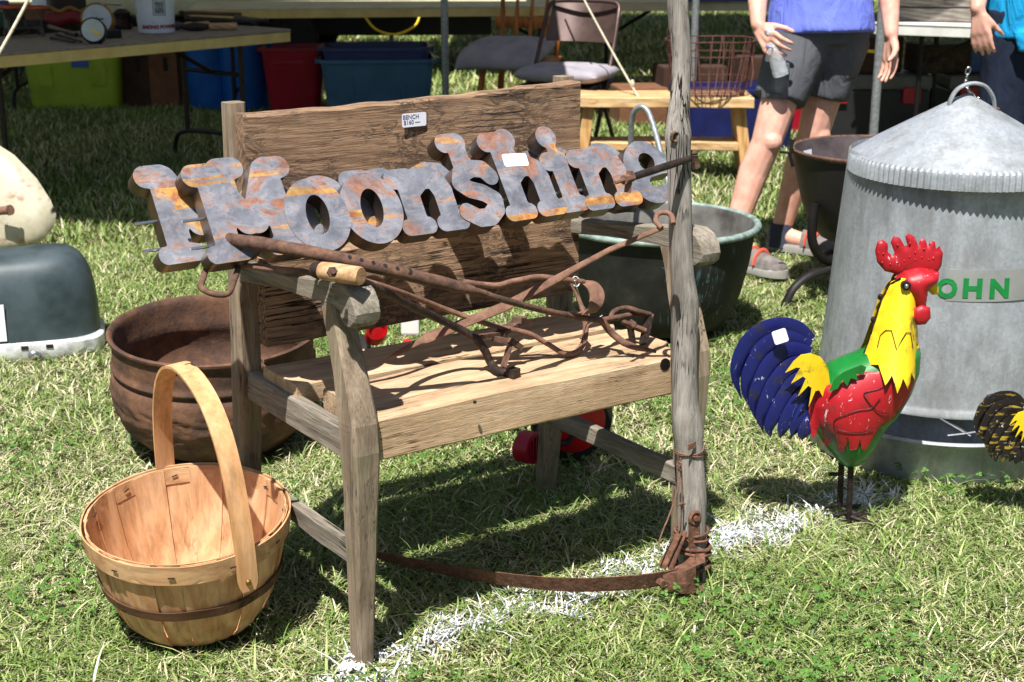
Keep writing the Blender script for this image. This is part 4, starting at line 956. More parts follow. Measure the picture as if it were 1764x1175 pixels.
def dens(p, n):
    o = []
    for a, b in zip(p[:-1], p[1:]):
        k_ = max(1, int(math.hypot(a[0] - b[0], a[1] - b[1]) / n)); o += [(lerp(a[0], b[0], i / k_), lerp(a[1], b[1], i / k_)) for i in range(k_)]
    return o + [p[-1]]
mm = MB(); mm.lathe(dens(prof[:18], .006), 200, wob=cw); mm.lathe(dens(prof[17:], .012), 200, wob=lambda r, z, a: r * (1 + .006 * math.sin(3 * a + 1))); mm.build('pot', 'rust_pot', cau, CM, 50)
for a in (2.2, 2.2 + PI):
    er = Vector((math.cos(a), math.sin(a), 0)); mm = MB(); mm.tube([er * .243 + Vector((0, 0, .285)), er * .262 + Vector((0, 0, .297)), er * .27 + Vector((0, 0, .288)), er * .262 + Vector((0, 0, .272)), er * .243 + Vector((0, 0, .262))], .006, 8); mm.build('lug', 'rust_pot', cau, CM, 50)
for q in range(3):
    a = q * 2.094 + .4; mm = MB(); mm.tube([(.13 * math.cos(a), .13 * math.sin(a), .03), (.14 * math.cos(a), .14 * math.sin(a), -.03)], [.022, .014], 8); mm.build('foot', 'rust_pot', cau, CM, 45)

# ------------------------------------------------------------------ wide dark kettle behind the bench's right arm
P0 = Vector(((1128 - 882) / FPX * 4.62, 4.43, 0)); kc, KM = lathe_thing('copper_kettle', 'wide dark kettle with pale rolled rim and chalk scribbles, behind the bench', 'kettle', P0)
EXCL.append((P0.x, P0.y, .2))
prof = [(.02, .0), (.17, .004), (.215, .02), (.24, .06), (.262, .12), (.284, .22), (.298, .315), (.302, .33)]
mm = MB(); mm.lathe(dens(prof, .02), 80, wob=lambda r, z, a: r * (1 + .008 * math.sin(2 * a + z * 9))); mm.build('pot_shell', 'pot_black', kc, KM, 60)
mm = MB(); mm.lathe([(r - .006, z + .006) for r, z in dens(prof, .02)], 80, wob=lambda r, z, a: r * (1 + .008 * math.sin(2 * a + z * 9))); mm.build('pot_lining', 'pot_inside', kc, KM, 60)
mm = MB(); mm.lathe([(.296, .328), (.304, .322), (.314, .325), (.318, .333), (.313, .341), (.303, .343), (.296, .338), (.296, .328)], 80, wob=lambda r, z, a: r * (1 + .008 * math.sin(2 * a + 3))); mm.build('rolled_rim', 'verdigris', kc, KM, 60)
rp_ = KM.inverted()
ba = [Y(1088, 342, 4.62), Y(1087, 280, 4.60), Y(1087, 228, 4.58), Y(1091, 196, 4.56), Y(1103, 184, 4.54), Y(1116, 192, 4.52), Y(1128, 225, 4.46), Y(1140, 270, 4.38), Y(1152, 320, 4.30), Y(1170, 400, 4.17)]
mm = MB(); mm.tube(smooth_path(ba, 5), .009, 10); mm.build('bail_handle', 'galv_pole', kc, None, 60)
for p in (ba[0], ba[-1]):
    mm = MB(); mm.box(p + Vector((0, 0, -.02)), (.03, .012, .05)); mm.build('ear', 'iron_black', kc, None, 0, .003)

# ------------------------------------------------------------------ black kettle on a curved iron stand
P1 = Vector((1.235, 4.86, 0)); ks, SM = lathe_thing('footed_kettle', 'black bucket shaped kettle on curved iron stand, half hidden by the feeder', 'kettle', P1)
EXCL.append((P1.x, P1.y, .1))
prof = [(.02, .165), (.12, .172), (.18, .195), (.22, .24), (.25, .32), (.275, .42), (.29, .485)]
mm = MB(); mm.lathe(dens(prof, .02), 72); mm.build('pot_shell', 'kettle_black', ks, SM, 60)
mm = MB(); mm.lathe([(r - .008, z + .008) for r, z in dens(prof, .02)], 72); mm.build('pot_lining', 'kettle_inside', ks, SM, 60)
mm = MB(); mm.lathe([(.282, .487), (.29, .48), (.297, .485), (.297, .493), (.29, .497), (.282, .493), (.282, .487)], 72); mm.build('rolled_rim', 'rust_iron', ks, SM, 60)
for q in range(3):
    a = math.radians(208 + 120 * q); er = Vector((math.cos(a), math.sin(a), 0)); ez = Vector((0, 0, 1)); P = [er * .262 + ez * .33, er * .268 + ez * .26, er * .262 + ez * .2, er * .225 + ez * .145, er * .16 + ez * .112, er * .2 + ez * .098, er * .27 + ez * .085, er * .33 + ez * .05, er * .36 + ez * .0, er * .365 - ez * .015]
    mm = MB(); sp = smooth_path(P, 5); mm.tube(sp, [(.012, .016)] * len(sp), 8); mm.build('stand_leg', 'iron_black', ks, SM, 50)
mm = MB(); mm.tube([(.165 * math.cos(t), .165 * math.sin(t), .108) for t in np.linspace(0, 2 * PI, 40, endpoint=False)], .009, 8, closed=True); mm.build('stand_ring', 'iron_black', ks, SM, 50)
er = Vector((-.93, -.12, 0)).normalized(); mm = MB(); c = er * .297 + Vector((0, 0, .475)); mm.tube([c + Vector((0, 0, -.035)), c + er * .012 + Vector((0, 0, .0)), c + er * .008 + Vector((0, 0, .04)), c + er * .002 + Vector((0, 0, .055))], .006, 8); mm.tube([c + er * .01 + Vector((0, 0, .01)), c + er * .05 + Vector((0, -.01, .016))], .004, 8); mm.build('bail_ear', 'iron_black', ks, SM, 50)
an_ = math.radians(142); sticker(ks, SM, (.262 * math.cos(an_), .262 * math.sin(an_), .445), (math.sin(an_), -math.cos(an_), 0), (.1 * math.cos(an_), .1 * math.sin(an_), 1), .06, .036)

# ------------------------------------------------------------------ galvanised feeder
P2 = Vector((1.055, 3.43, 0)); fd, FM = lathe_thing('poultry_feeder', 'large galvanised drum feeder with crimped conical lid and green OHN lettering', 'feeder', P2)
EXCL.append((P2.x, P2.y, .31))
def fR(z): return lerp(.290, .250, (z - .15) / .56)
mm = MB(); mm.lathe([(fR(.15), .15), (fR(.15) + .006, .146), (fR(.15) + .007, .152), (fR(.165) + .001, .162)] + [(fR(z), z) for z in np.linspace(.17, .715, 20)] + [(fR(.715) - .004, .72), (fR(.7) - .006, .7)], 120, wob=lambda r, z, a: r * (1 + .0035 * math.sin(4 * a + z * 7))); body = mm.build('drum', 'galvanised', fd, FM, 60)
a0 = -1.1; mm = MB(); rings = []
for z in np.linspace(.165, .71, 12): rings.append([Vector(((fR(z) + d) * math.cos(a0 + s), (fR(z) + d) * math.sin(a0 + s), z)) for s, d in ((0, .0005), (.0, .003), (.02, .003), (.024, .0005))])
mm.loft(rings); mm.build('seam', 'galvanised', body, FM, 30)
mm = MB(); mm.lathe([(.20, .15), (.235, .10), (.255, .03)], 60); mm.build('inner_cone', 'galvanised', fd, FM, 60)
mm = MB(); mm.lathe([(.306, -.01), (.315, .0), (.32, .082), (.325, .086), (.3285, .092), (.325, .098), (.319, .097), (.315, .088), (.31, .02), (.2, .016), (.01, .016)], 120, wob=lambda r, z, a: r * (1 + .003 * math.sin(3 * a))); mm.build('feed_pan', 'galvanised', fd, FM, 50)
mm = MB(); mm.tube([(.245 * math.cos(t), .245 * math.sin(t), lerp(.15, .09, q)) for q, t in ((0, -1.95), (1, -1.5))] , .004, 6); mm.tube([(.3 * math.cos(t), .3 * math.sin(t), .12 + .05 * (t + 1.5)) for t in np.linspace(-1.75, -1.05, 14)], .003, 6); mm.build('stay_wire', 'chrome', fd, FM, 50)
LO = Vector((.006, -.026, 0)); NT_ = 110
def lw(r, z, a): return r + ((.0028 * math.sin(NT_ * a)) if r > .2565 and z < .7135 else 0)
lid = MB(); lid.lathe([(.2595, .672), (.259, .70), (.257, .709), (.253, .714), (.245, .7185), (.2, .748), (.14, .782), (.07, .821), (.03, .843), (.004, .8555)], NT_ * 8, wob=lw, c=LO); lido = lid.build('lid', 'galvanised', fd, FM, 35)
mm = MB(); mm.lathe([(.2595, .672), (.2565, .672), (.256, .70), (.24, .712)], NT_ * 4, wob=lambda r, z, a: r + .0028 * math.sin(NT_ * a), c=LO); mm.build('lid_hem', 'galvanised', lido, FM, 35)
hh = [Vector((x, -.015 + .01 * x, z)) for x, z in ((-.058, .818), (-.055, .842), (-.04, .868), (-.01, .881), (.022, .875), (.042, .852), (.048, .832), (.049, .822))]
sp = smooth_path([p + LO + Vector((.012, 0, 0)) for p in hh], 5); mm = MB(); mm.tube(sp, [(.0045, .010)] * len(sp), 10, up=(0, 1, 0)); mm.build('lid_handle', 'galvanised', lido, FM, 50)
for p in (sp[0], sp[-1]):
    mm = MB(); mm.ball(p + Vector((0, -.004, 0)), .009, 10, 6, (1.4, 1, .6)); mm.build('rivet', 'rust_iron', lido, FM, 50)
p_ = FM.inverted() @ Y(1595, 195, 3.36); mm = MB()
ez_ = Vector((-.25, -.43, .87)).normalized(); st_ = Vector((.83, -.45, .1)); sticker(lido, FM, (-.085, -.10, .7855), (.92, -.25, .33), (-.36, -.2, .2), .075, .016, name='sticker')
def on_drum(ang, z, d): return Vector(((fR(z) + d) * math.cos(ang), (fR(z) + d) * math.sin(ang), z))
zt = (FM.inverted() @ Y(1675, 494, 3.155)).z; ac = -PI / 2 + .02
mm = MB(); rings = [[on_drum(-PI / 2 + s, zt - .036, .0012), on_drum(-PI / 2 + s, zt + .036, .0012), on_drum(-PI / 2 + s, zt + .036, .002), on_drum(-PI / 2 + s, zt - .036, .002)] for s in np.linspace(-.28, .95, 30)]
mm.loft(rings); mm.build('tape_band', 'tape', body, FM, 40)
for ch, px in (('O', 1631), ('H', 1675), ('N', 1721)):
    w = FM.inverted() @ Y(px, 498, 3.15); an = math.atan2(w.y, w.x); zc = w.z
    for _ in range(6):
        w = FM.inverted() @ Y(px, 498, (FM @ on_drum(an, zc, 0)).y); an = math.atan2(w.y, w.x); zc = w.z
    vs, fs = text_geo(ch, .058, .0003, bold=.0028); mt = MB(); mt.add([on_drum(an + v.x / fR(zc) * (.94 if ch == 'O' else 1.08), zc + v.y, .0032 + v.z) for v in vs], fs); mt.build('lettering', 'print_green', body, FM)

# ------------------------------------------------------------------ sheet-metal roosters
def rooster(name, label, fx, fy, yd, sc, pal, marks=True):
    O = Y(fx, fy, yd); O = Vector((O.x, yd, 0)); r = thing(name, label, 'rooster', O, 0, 'painted metal roosters'); K0 = Y(1455, 890, 2.92)
    def px(x, y):                                             # outline point -> plane coordinates of the figure
        p = Y(x, y, 2.92) - Y(1455, 893, 2.92); return (p.x * sc, p.z * sc)
    def PX(l): return [px(*q) for q in l]
    def fr(x, z, d): return O + Vector((x, d, z))
    def b(mb, nm, mat, par=None, smooth=60): return mb.build(nm, pal.get(mat, mat), par or r, None, smooth)
    bodyP = PX([(1388, 690), (1400, 655), (1430, 628), (1470, 612), (1500, 598), (1540, 585), (1572, 590), (1585, 605), (1583, 640), (1568, 680), (1545, 718), (1522, 742), (1505, 772), (1488, 794), (1465, 806), (1450, 804), (1430, 785), (1405, 752), (1390, 728)])
    TB = .075 * sc; bd = poly_dist
    dm = poly_dist(np.array(PX([(1490, 690)])), bodyP)[0] * 1.15
    def bth(x, z, e=0):
        q = min(1, max(0, poly_dist(np.array([[x, z]]), bodyP)[0] / dm)); return TB * (1 - (1 - q) ** 2) ** .5
    b(puff(bodyP, TB, fr, .006 * sc, .5, dm), 'body', 'paint_green')
    wingP = PX([(1387, 700), (1392, 680), (1402, 664), (1418, 655), (1450, 640), (1480, 630), (1508, 626), (1535, 634), (1556, 636), (1564, 648), (1552, 680), (1522, 712), (1500, 724), (1490, 742), (1477, 760), (1470, 756), (1467, 738), (1462, 756), (1452, 760), (1447, 735), (1444, 764), (1435, 766), (1425, 733), (1421, 760), (1413, 759), (1405, 720), (1399, 743), (1392, 746)])
    for s in (-1, 1):
        o = b(sheet(wingP, lambda x, z: s * (max(bth(x, z), TB * .42) + .006 * sc), .0018 * s, fr, .0065 * sc), 'wing', 'paint_red')
        if marks:
            for pts in ([(1500, 668), (1485, 684), (1462, 688), (1440, 697), (1427, 705), (1424, 716), (1436, 724), (1465, 726), (1490, 722)], [(1516, 642), (1500, 652), (1474, 660), (1478, 672), (1495, 690), (1512, 695), (1517, 692)]):
                m_ = MB(); m_.tube([fr(x, z, s * (max(bth(x, z), TB * .42) + .0085 * sc)) for x, z in [(q.x, q.y) for q in smooth_path([Vector((*px(*q), 0)) for q in pts], 5)]], .0009 * sc, 6); b(m_, 'incised_line', 'paint_line', o)
    neckP = PX([(1545, 478), (1530, 492), (1516, 515), (1503, 555), (1492, 590), (1478, 622), (1490, 620), (1500, 616), (1506, 644), (1518, 628), (1525, 656), (1536, 632), (1545, 652), (1554, 628), (1562, 643), (1566, 618), (1572, 632), (1579, 600), (1578, 570), (1574, 535), (1570, 500), (1566, 478)])
    TN = .052 * sc
    def nth(x, z): 
        z0, z1 = px(1540, 640)[1], px(1555, 480)[1]; t = min(1, max(0, (z - z0) / (z1 - z0))); xc = lerp(px(1527, 600)[0], px(1557, 490)[0], t); hw = lerp(.062, .024, t) * sc; u = min(1, abs(x - xc) / hw)
        return lerp(.099, .030, t ** .8) * sc * math.sqrt(max(.04, 1 - u * u))
    for s in (-1, 1):
        o = b(sheet(neckP, lambda x, z: s * nth(x, z), .0018 * s, fr, .008 * sc), 'neck', 'paint_yellow')
        if marks:
            m_ = MB(); m_.tube([fr(x, z, s * (nth(x, z) + .003 * sc)) for x, z in PX([(1502, 590), (1508, 572), (1516, 562), (1524, 560), (1529, 588), (1540, 572), (1548, 562), (1556, 563), (1560, 590)])], .0009 * sc, 6); b(m_, 'incised_line', 'paint_line', o)
    m_ = MB(); m_.tube([fr(x, z, -nth(x, z) - .001 * sc) for x, z in PX([(1546, 478), (1531, 492), (1517, 515), (1504, 555), (1493, 590), (1480, 620)])], .0022 * sc, 6); b(m_, 'weld_seam', 'weld')
    b(puff(PX([(1540, 482), (1556, 468), (1582, 462), (1606, 466), (1618, 474), (1612, 490), (1598, 500), (1594, 522), (1594, 540), (1577, 540), (1564, 516), (1550, 505)]), .042 * sc, fr, .006 * sc), 'head', 'paint_red')
    comb = PX([(1545, 476), (1524, 471), (1511, 456), (1507, 436), (1511, 421), (1521, 417), (1529, 424), (1529, 438), (1537, 445), (1541, 440), (1534, 422), (1539, 411), (1549, 413), (1558, 428), (1563, 426), (1559, 411), (1566, 406), (1575, 412), (1582, 428), (1585, 416), (1593, 415), (1598, 430), (1602, 419), (1610, 420), (1612, 433), (1618, 428), (1624, 440), (1621, 462), (1614, 474), (1580, 477)])
    co = b(puff(comb, .006 * sc, fr, .006 * sc, .5, None, .0012), 'comb', 'paint_red')
    if marks:
        m_ = MB()
        for q in ((1520, 440), (1518, 455), (1532, 458), (1545, 455), (1556, 452), (1565, 445), (1575, 450), (1586, 446), (1598, 450), (1606, 448), (1575, 438), (1545, 425), (1566, 422), (1590, 432)): x, z = px(*q); m_.ball(fr(x, z, -.0065 * sc), .0024 * sc, 6, 4)
        b(m_, 'punched_dots', 'paint_red', co)
    b(puff(PX([(1566, 528), (1562, 544), (1572, 556), (1586, 555), (1595, 544), (1594, 526), (1580, 522)]), .008 * sc, lambda x, z, d: fr(x, z, d - .034 * sc), .006 * sc, .5, None, .001), 'wattle', 'paint_red')
    b(puff(PX([(1592, 500), (1600, 489), (1610, 484), (1616, 496), (1617, 511), (1606, 512)]), .011 * sc, fr, .004 * sc), 'beak', 'paint_yellow')
    x, z = px(1552, 488); m_ = MB(); m_.tube([fr(x, z, -.030 * sc), fr(x, z, -.043 * sc)], .0095 * sc, 12); e = b(m_, 'eye', 'weld', None, 40); m_ = MB(); m_.ball(fr(x, z, -.043 * sc), .005 * sc); b(m_, 'pupil', 'chrome', e)
    for q in ((1515, 514), (1503, 553), (1580, 612), (1492, 620), (1390, 594), (1366, 736)):
        x, z = px(*q); m_ = MB(); m_.ball(fr(x, z, -.006 * sc), .006 * sc, 8, 6, (1, .8, 1.2)); b(m_, 'weld_spot', 'weld')
    b(sheet(PX([(1415, 660), (1424, 638), (1440, 626), (1470, 614), (1478, 618), (1474, 630), (1462, 630), (1463, 640), (1452, 636), (1446, 650), (1438, 640), (1430, 654)]), lambda x, z: -.072 * sc, .0018, fr, .008 * sc), 'back_feathers', 'paint_green')
    b(sheet(PX([(1386, 597), (1370, 600), (1358, 612), (1345, 633), (1362, 622), (1369, 622), (1354, 650), (1373, 636), (1378, 640), (1365, 670), (1382, 652), (1388, 656), (1383, 688), (1395, 662), (1402, 662), (1417, 690), (1422, 652), (1418, 625), (1405, 606)]), lambda x, z: (-.05 - .012 * math.sin(x * 40)) * sc, .0018, fr, .008 * sc), 'saddle_feathers', 'paint_yellow')
    tl = [[(1392, 590), (1372, 568), (1345, 560), (1312, 566), (1284, 590), (1268, 625), (1266, 655), (1276, 688)], [(1392, 600), (1350, 582), (1312, 598), (1290, 635), (1283, 670), (1288, 700)], [(1392, 612), (1356, 602), (1322, 625), (1303, 664), (1296, 695), (1300, 722)], [(1392, 628), (1360, 628), (1332, 655), (1315, 692), (1308, 720), (1313, 742)], [(1394, 648), (1366, 655), (1345, 682), (1330, 712), (1322, 735), (1326, 752)], [(1396, 668), (1375, 682), (1357, 706), (1345, 735), (1341, 754)], [(1398, 690), (1382, 705), (1368, 728), (1360, 752)], [(1400, 708), (1390, 722), (1380, 740), (1378, 756)]]
    b(puff(PX([(1398, 592), (1376, 564), (1342, 557), (1300, 570), (1275, 604), (1264, 640), (1280, 660), (1300, 690), (1322, 715), (1345, 720), (1372, 728), (1398, 715)]), .012 * sc, lambda x, z, d: fr(x, z, d + .022 * sc), .01 * sc, .5, None, .001), 'tail_plate', 'paint_blue')
    for i, f in enumerate(tl):
        sp = smooth_path([Vector((*px(*q), 0)) for q in f], 5); n = len(sp); rings = []
        for j, p in enumerate(sp):
            t = j / (n - 1); T = (sp[min(j + 1, n - 1)] - sp[max(j - 1, 0)]).normalized(); W = Vector((-T.y, T.x, 0)); w = .0175 * sc * (1 - .2 * t) * (1 if t < .6 else max(.05, math.cos((t - .6) / .4 * 1.52))); d = (-.010 - .0022 * i - .010 * math.sin(t * PI)) * sc
            rings.append([fr(p.x + W.x * w * s, p.y + W.y * w * s, d + cc * sc) for s, cc in ((-1, .0015), (0, -.0015), (1, .0045), (1, .006), (0, .0), (-1, .003))])
        m_ = MB(); m_.loft(rings); b(m_, 'tail_feather', 'paint_blue', None, 35)
    for dx, dy in ((1450, .02), (1458, -.025)):
        x0, z0 = px(dx + 3, 800); x1, _ = px(dx, 893); pts = [fr(lerp(x0, x1, t), lerp(z0, -.03, t), dy * sc) for t in np.linspace(0, 1, 40)]
        m_ = MB(); m_.tube(pts, [(.0062 + .0011 * (i % 2)) * sc for i in range(40)], 8); l_ = b(m_, 'leg', 'weld' if marks else 'toe', None, 30)
        for q in (-1, 0, 1):
            m_ = MB(); m_.tube([fr(x1, .02 * sc, dy * sc), fr(x1 - .035 * sc, .012 * sc, (dy + q * .02) * sc)] if q == 0 else [fr(x1, .012 * sc, dy * sc), fr(x1 + .05 * sc, .004, (dy + q * .03) * sc)], .0045 * sc, 6); b(m_, 'toe', 'toe' if not marks else 'weld', l_)
        if dy > 0: m_ = MB(); m_.tube([fr(x1, z0 * .72, dy * sc), fr(x1 - .03 * sc, z0 * .72, dy * sc)], .0045 * sc, 6); b(m_, 'spur', 'weld', l_)
    return r, px, fr
rs, rpx, rfr = rooster('metal_rooster', 'painted metal rooster with blue tail, red wings and yellow neck', 1455, 893, 2.92, 1.0, {})
x, z = rpx(1338, 574); sticker(rs, Matrix.Identity(4), rfr(x, z, -.040), (1, 0, .35), (-.35, 0, 1), .030, .030)
rooster('metal_rooster', 'dark metal rooster with yellow streaked tail feathers at the right edge', 1787, 903, 2.95, .62, {'paint_blue': 'paint_dark', 'paint_green': 'galv_pole', 'paint_red': 'paint_dark', 'paint_yellow': 'paint_yellow', 'toe': 'paint_yellow'}, False)
EXCL += [(.72, 2.92, .015)]

# ------------------------------------------------------------------ outboard cowl and cream seat pan at the left
cq = Vector((-1.50, 4.22, 0)); cw_ = thing('engine_cowl', 'dark green rounded engine cowl with battered white trim on the lawn', 'engine cowl', cq, .26)
CWM = PM[cw_.name]; EXCL.append((-1.45, 4.25, .16)); rings = []
for i in range(15):
    t = i / 14; z = .035 + .255 * math.sin(t * PI / 2) ** 1.0; k2 = max(.0, 1 - t ** 2.4) ** .5 if t < 1 else .12; k2 = max(k2, .12); ring = []
    for j in range(56):
        a = 2 * PI * j / 56; c_, s_ = math.cos(a), math.sin(a); e = .62; ring.append(((abs(c_) ** e) * math.copysign(1, c_) * .245 * lerp(k2, 1, .25) - .0, (abs(s_) ** e) * math.copysign(1, s_) * .15 * k2, z + .012 * c_ * t))
    rings.append(ring)
mm = MB(); mm.loft(rings); mm.build('hood', 'cowl_green', cw_, CWM, 60)
rings = []
for z, k2 in ((-.012, .98), (.0, 1.03), (.038, 1.03), (.046, .99)):
    rings.append([((abs(math.cos(a)) ** .45) * math.copysign(1, math.cos(a)) * .248 * k2, (abs(math.sin(a)) ** .45) * math.copysign(1, math.sin(a)) * .153 * k2, z) for a in np.linspace(0, 2 * PI, 72, endpoint=False)])
mm = MB(); mm.loft(rings); trim = mm.build('trim', 'cowl_trim', cw_, CWM, 40)
for x_ in (.03, .10):
    mm = MB(); mm.box((x_, -.1585, .032), (.02, .003, .011)); mm.build('slot', 'leg_brown', trim, CWM)
mm = MB(); mm.ball((.055, -.16, .008), .014, 12, 8, (1.3, .6, 1)); mm.build('latch', 'chrome', trim, CWM, 60)
mm = MB(); mm.box((-.072, -.1535, .11), (.11, .003, .11)); mm.build('white_panel', 'paper', cw_, CWM)
SP = Vector((-1.93, 5.35, 0)); sp_ = thing('tractor_seat', 'cream enamel tractor seat pan with a rusty bracket, standing behind the cowl', 'tractor seat', SP, 0)
mm = puff([((x - 20) / FPX * 5.55, Y(x, y, 5.35).z) for x, y in [(-120, 300), (-80, 260), (-30, 243), (5, 250), (40, 272), (78, 310), (102, 345), (112, 368), (108, 388), (92, 408), (70, 420), (20, 426), (-60, 424), (-115, 410), (-135, 360)]], .05, lambda x, z, d: SP + Vector((x + .02, d * (1.0 if d < 0 else .55) + (.35 * (z - .2) if True else 0), z)), .018)
mm.build('pan', 'cream_rust', sp_, None, 70)
q = Y(10, 362, 5.26); mm = MB(); mm.tube([q + Vector((-.03, -.02, 0)), q + Vector((.02, -.03, .006))], .016, 10); mm.tube([q + Vector((.022, -.032, .006)), q + Vector((.03, -.036, .008))], .02, 10); mm.build('bracket', 'rust_orange', sp_, None, 45)
# ------------------------------------------------------------------ red toy tricycle behind and under the bench
tq = Vector((.14, 3.27, 0)); ty = thing('toy_tricycle', 'red plastic toy tricycle with black tyre, partly hidden behind the bench', 'tricycle', tq, 0)
EXCL.append((.14, 3.27, .04))
wc = Y(985, 722, 3.27); wc.z = .1; ax = Vector((.35, -.93, 0)).normalized(); ux = Vector((0, 0, 1)); uy = ax.cross(ux).normalized()
def disc(c, ax, prof, n=32):
    u = Vector((0, 0, 1)); w = ax.cross(u).normalized(); return MB().loft([[c + ax * d + (u * math.sin(t) + w * math.cos(t)) * r for t in np.linspace(0, 2 * PI, n, endpoint=False)] for r, d in prof])
wh = disc(wc, ax, [(.07, -.03), (.092, -.028), (.102, -.012), (.102, .012), (.092, .028), (.07, .03)]).build('tyre', 'rubber', ty, None, 40)
disc(wc, ax, [(.01, .05), (.04, .045), (.075, .03), (.075, -.026), (.02, -.03)]).build('wheel_hub', 'plastic_red', ty, None, 40)
c0 = wc + ax * .05; c1 = Y(912, 770, 3.13); mm = MB(); mm.tube([wc + ax * .03, c0, c0 + Vector((-.03, -.01, -.04)), c1], .007, 8); mm.build('crank', 'leg_black', ty, None, 45)
pa = Vector((.75, -.6, .1)).normalized(); pd = disc(c1, pa, [(.034, -.022), (.038, -.02), (.038, .02), (.034, .022), (.029, .022), (.028, .012)], 24).build('pedal', 'plastic_crimson', ty, None, 40)
for q in range(5):
    u = Vector((0, 0, 1)); w = pa.cross(u).normalized(); o_ = (q - 2) * .011; hl = math.sqrt(.03 ** 2 - o_ ** 2); cc = c1 + pa * .018 + w * o_; mm = MB(); mm.bar(cc - u * hl, cc + u * hl, .004, .006, tuple(pa)); mm.build('pedal_bar', 'plastic_crimson', pd)
mm = MB(); a_ = wc + Vector((0, .03, -.03)); b_2 = Y(700, 590, 3.75); mm.tube(smooth_path([a_, a_ + Vector((-.05, .06, -.01)), lerp(a_, b_2, .5) + Vector((0, 0, -.05)), b_2], 5), .013, 10); mm.build('frame_tube', 'plastic_red', ty, None, 60)
q = Y(648, 574, 3.78); mm = disc(q, Vector((.3, -.6, .75)).normalized(), [(.012, .006), (.022, .004), (.024, .016), (.03, .016), (.032, -.006), (.026, -.016)], 20); mm.build('rear_light_ring', 'plastic_red', ty, None, 40)
q = Y(707, 556, 3.78); mm = MB(); mm.box(q, (.05, .04, .06)); mm.build('seat_post', 'table_white', ty, None, 0, .006)
for s in (-1, 1):
    q = b_2 + Vector((s * .13, .06, 0)); q.z = .075; disc(q, Vector((1, 0, 0)), [(.02, -.025), (.07, -.022), (.075, 0), (.07, .022), (.02, .025)], 24).build('rear_wheel', 'rubber', ty, None, 40)
mm = MB(); mm.tube([b_2 + Vector((-.13, .06, -.0)) * 1 + Vector((0, 0, .075 - b_2.z)), b_2 + Vector((.13, .06, .075 - b_2.z))], .008, 8); mm.tube([b_2, b_2 + Vector((0, .06, .075 - b_2.z))], .012, 8); mm.build('rear_axle', 'leg_black', ty, None, 45)
# ------------------------------------------------------------------ folding tables
I4 = Matrix.Identity(4)
def folding_table(label, c, rz, L, W, H, mtop, mapron, mleg, legs=((-1, 1), (1, 1)), medge=None):
    t = thing('folding_table', label, 'table', (c[0], c[1], 0), rz, 'folding tables of the stalls'); M = PM[t.name]
    def rr(l, w, r, z): 
        P = []
        for sx, sy, a0 in ((1, 1, 0), (-1, 1, 90), (-1, -1, 180), (1, -1, 270)):
            P += [(sx * (l / 2 - r) + r * math.cos(math.radians(a0 + q * 22.5)), sy * (w / 2 - r) + r * math.sin(math.radians(a0 + q * 22.5)), z) for q in range(5)]
        return P
    m_ = MB(); m_.loft([rr(L - .006, W - .006, .04, H - .012), rr(L, W, .043, H - .008), rr(L, W, .043, H - .003), rr(L - .004, W - .004, .04, H)]); m_.build('table_top', mtop, t, M, 40)
    m_ = MB(); m_.loft([rr(L - .012, W - .012, .035, H - .06), rr(L - .008, W - .008, .038, H - .0125)]); m_.build('apron', mapron, t, M, 40)
    for s, on in legs:
        x = s * (L / 2 - .24)
        for sy in (-1, 1):
            m_ = MB(); m_.tube([(x, sy * (W / 2 - .14), H - .06), (x, sy * (W / 2 - .14), .14)], .0135, 10); m_.build('leg', mleg, t, M, 50)
        m_ = MB(); m_.tube(smooth_path([(x, -W / 2 + .02, -.01), (x, -W / 2 + .03, .07), (x, -W / 2 + .10, .13), (x, -.0, .15), (x, W / 2 - .10, .13), (x, W / 2 - .03, .07), (x, W / 2 - .02, -.01)], 5), .0125, 10); m_.build('foot_bar', mleg, t, M, 50)
        m_ = MB(); m_.tube([(x, -W / 2 + .14, .46), (x, W / 2 - .14, .46)], .011, 8); m_.build('cross_bar', mleg, t, M, 50)
        m_ = MB(); m_.tube([(x, 0, .46), (x - s * .28, 0, H - .07)], .011, 8); m_.build('brace', mleg, t, M, 50)
    return t
TH = .68
e = Vector((-.638, -.77, 0)); bk = Vector((-.77, .638, 0)); cR = Vector((-1.10, 7.48, 0)); tc = cR + e * .915 + bk * .37; TLrz = math.atan2(-e.y, -e.x)
tl_ = folding_table('yellow edged folding table laden with old tools at the left', tc, TLrz, 1.83, .74, TH, 'table_top_grey', 'table_yellow', 'leg_brown', ((1, 1), (-1, 1)))
folding_table('long tan folding table standing above the bins', (-.80, 9.42), .12, 2.4, .7, .685, 'table_beige', 'table_yellow', 'leg_black')
folding_table('far folding table beyond the lime tote', (-3.75, 9.75), .04, 1.5, .7, TH, 'table_beige', 'table_yellow', 'leg_black')
wt = folding_table('white moulded folding table behind the woman', (2.72, 7.78), -.46, 1.5, .7, .69, 'table_white', 'table_white', 'leg_black')
folding_table('pale folding table behind the folding chair', (1.35, 9.75), .02, 1.9, .7, .70, 'table_beige', 'table_beige', 'leg_black')

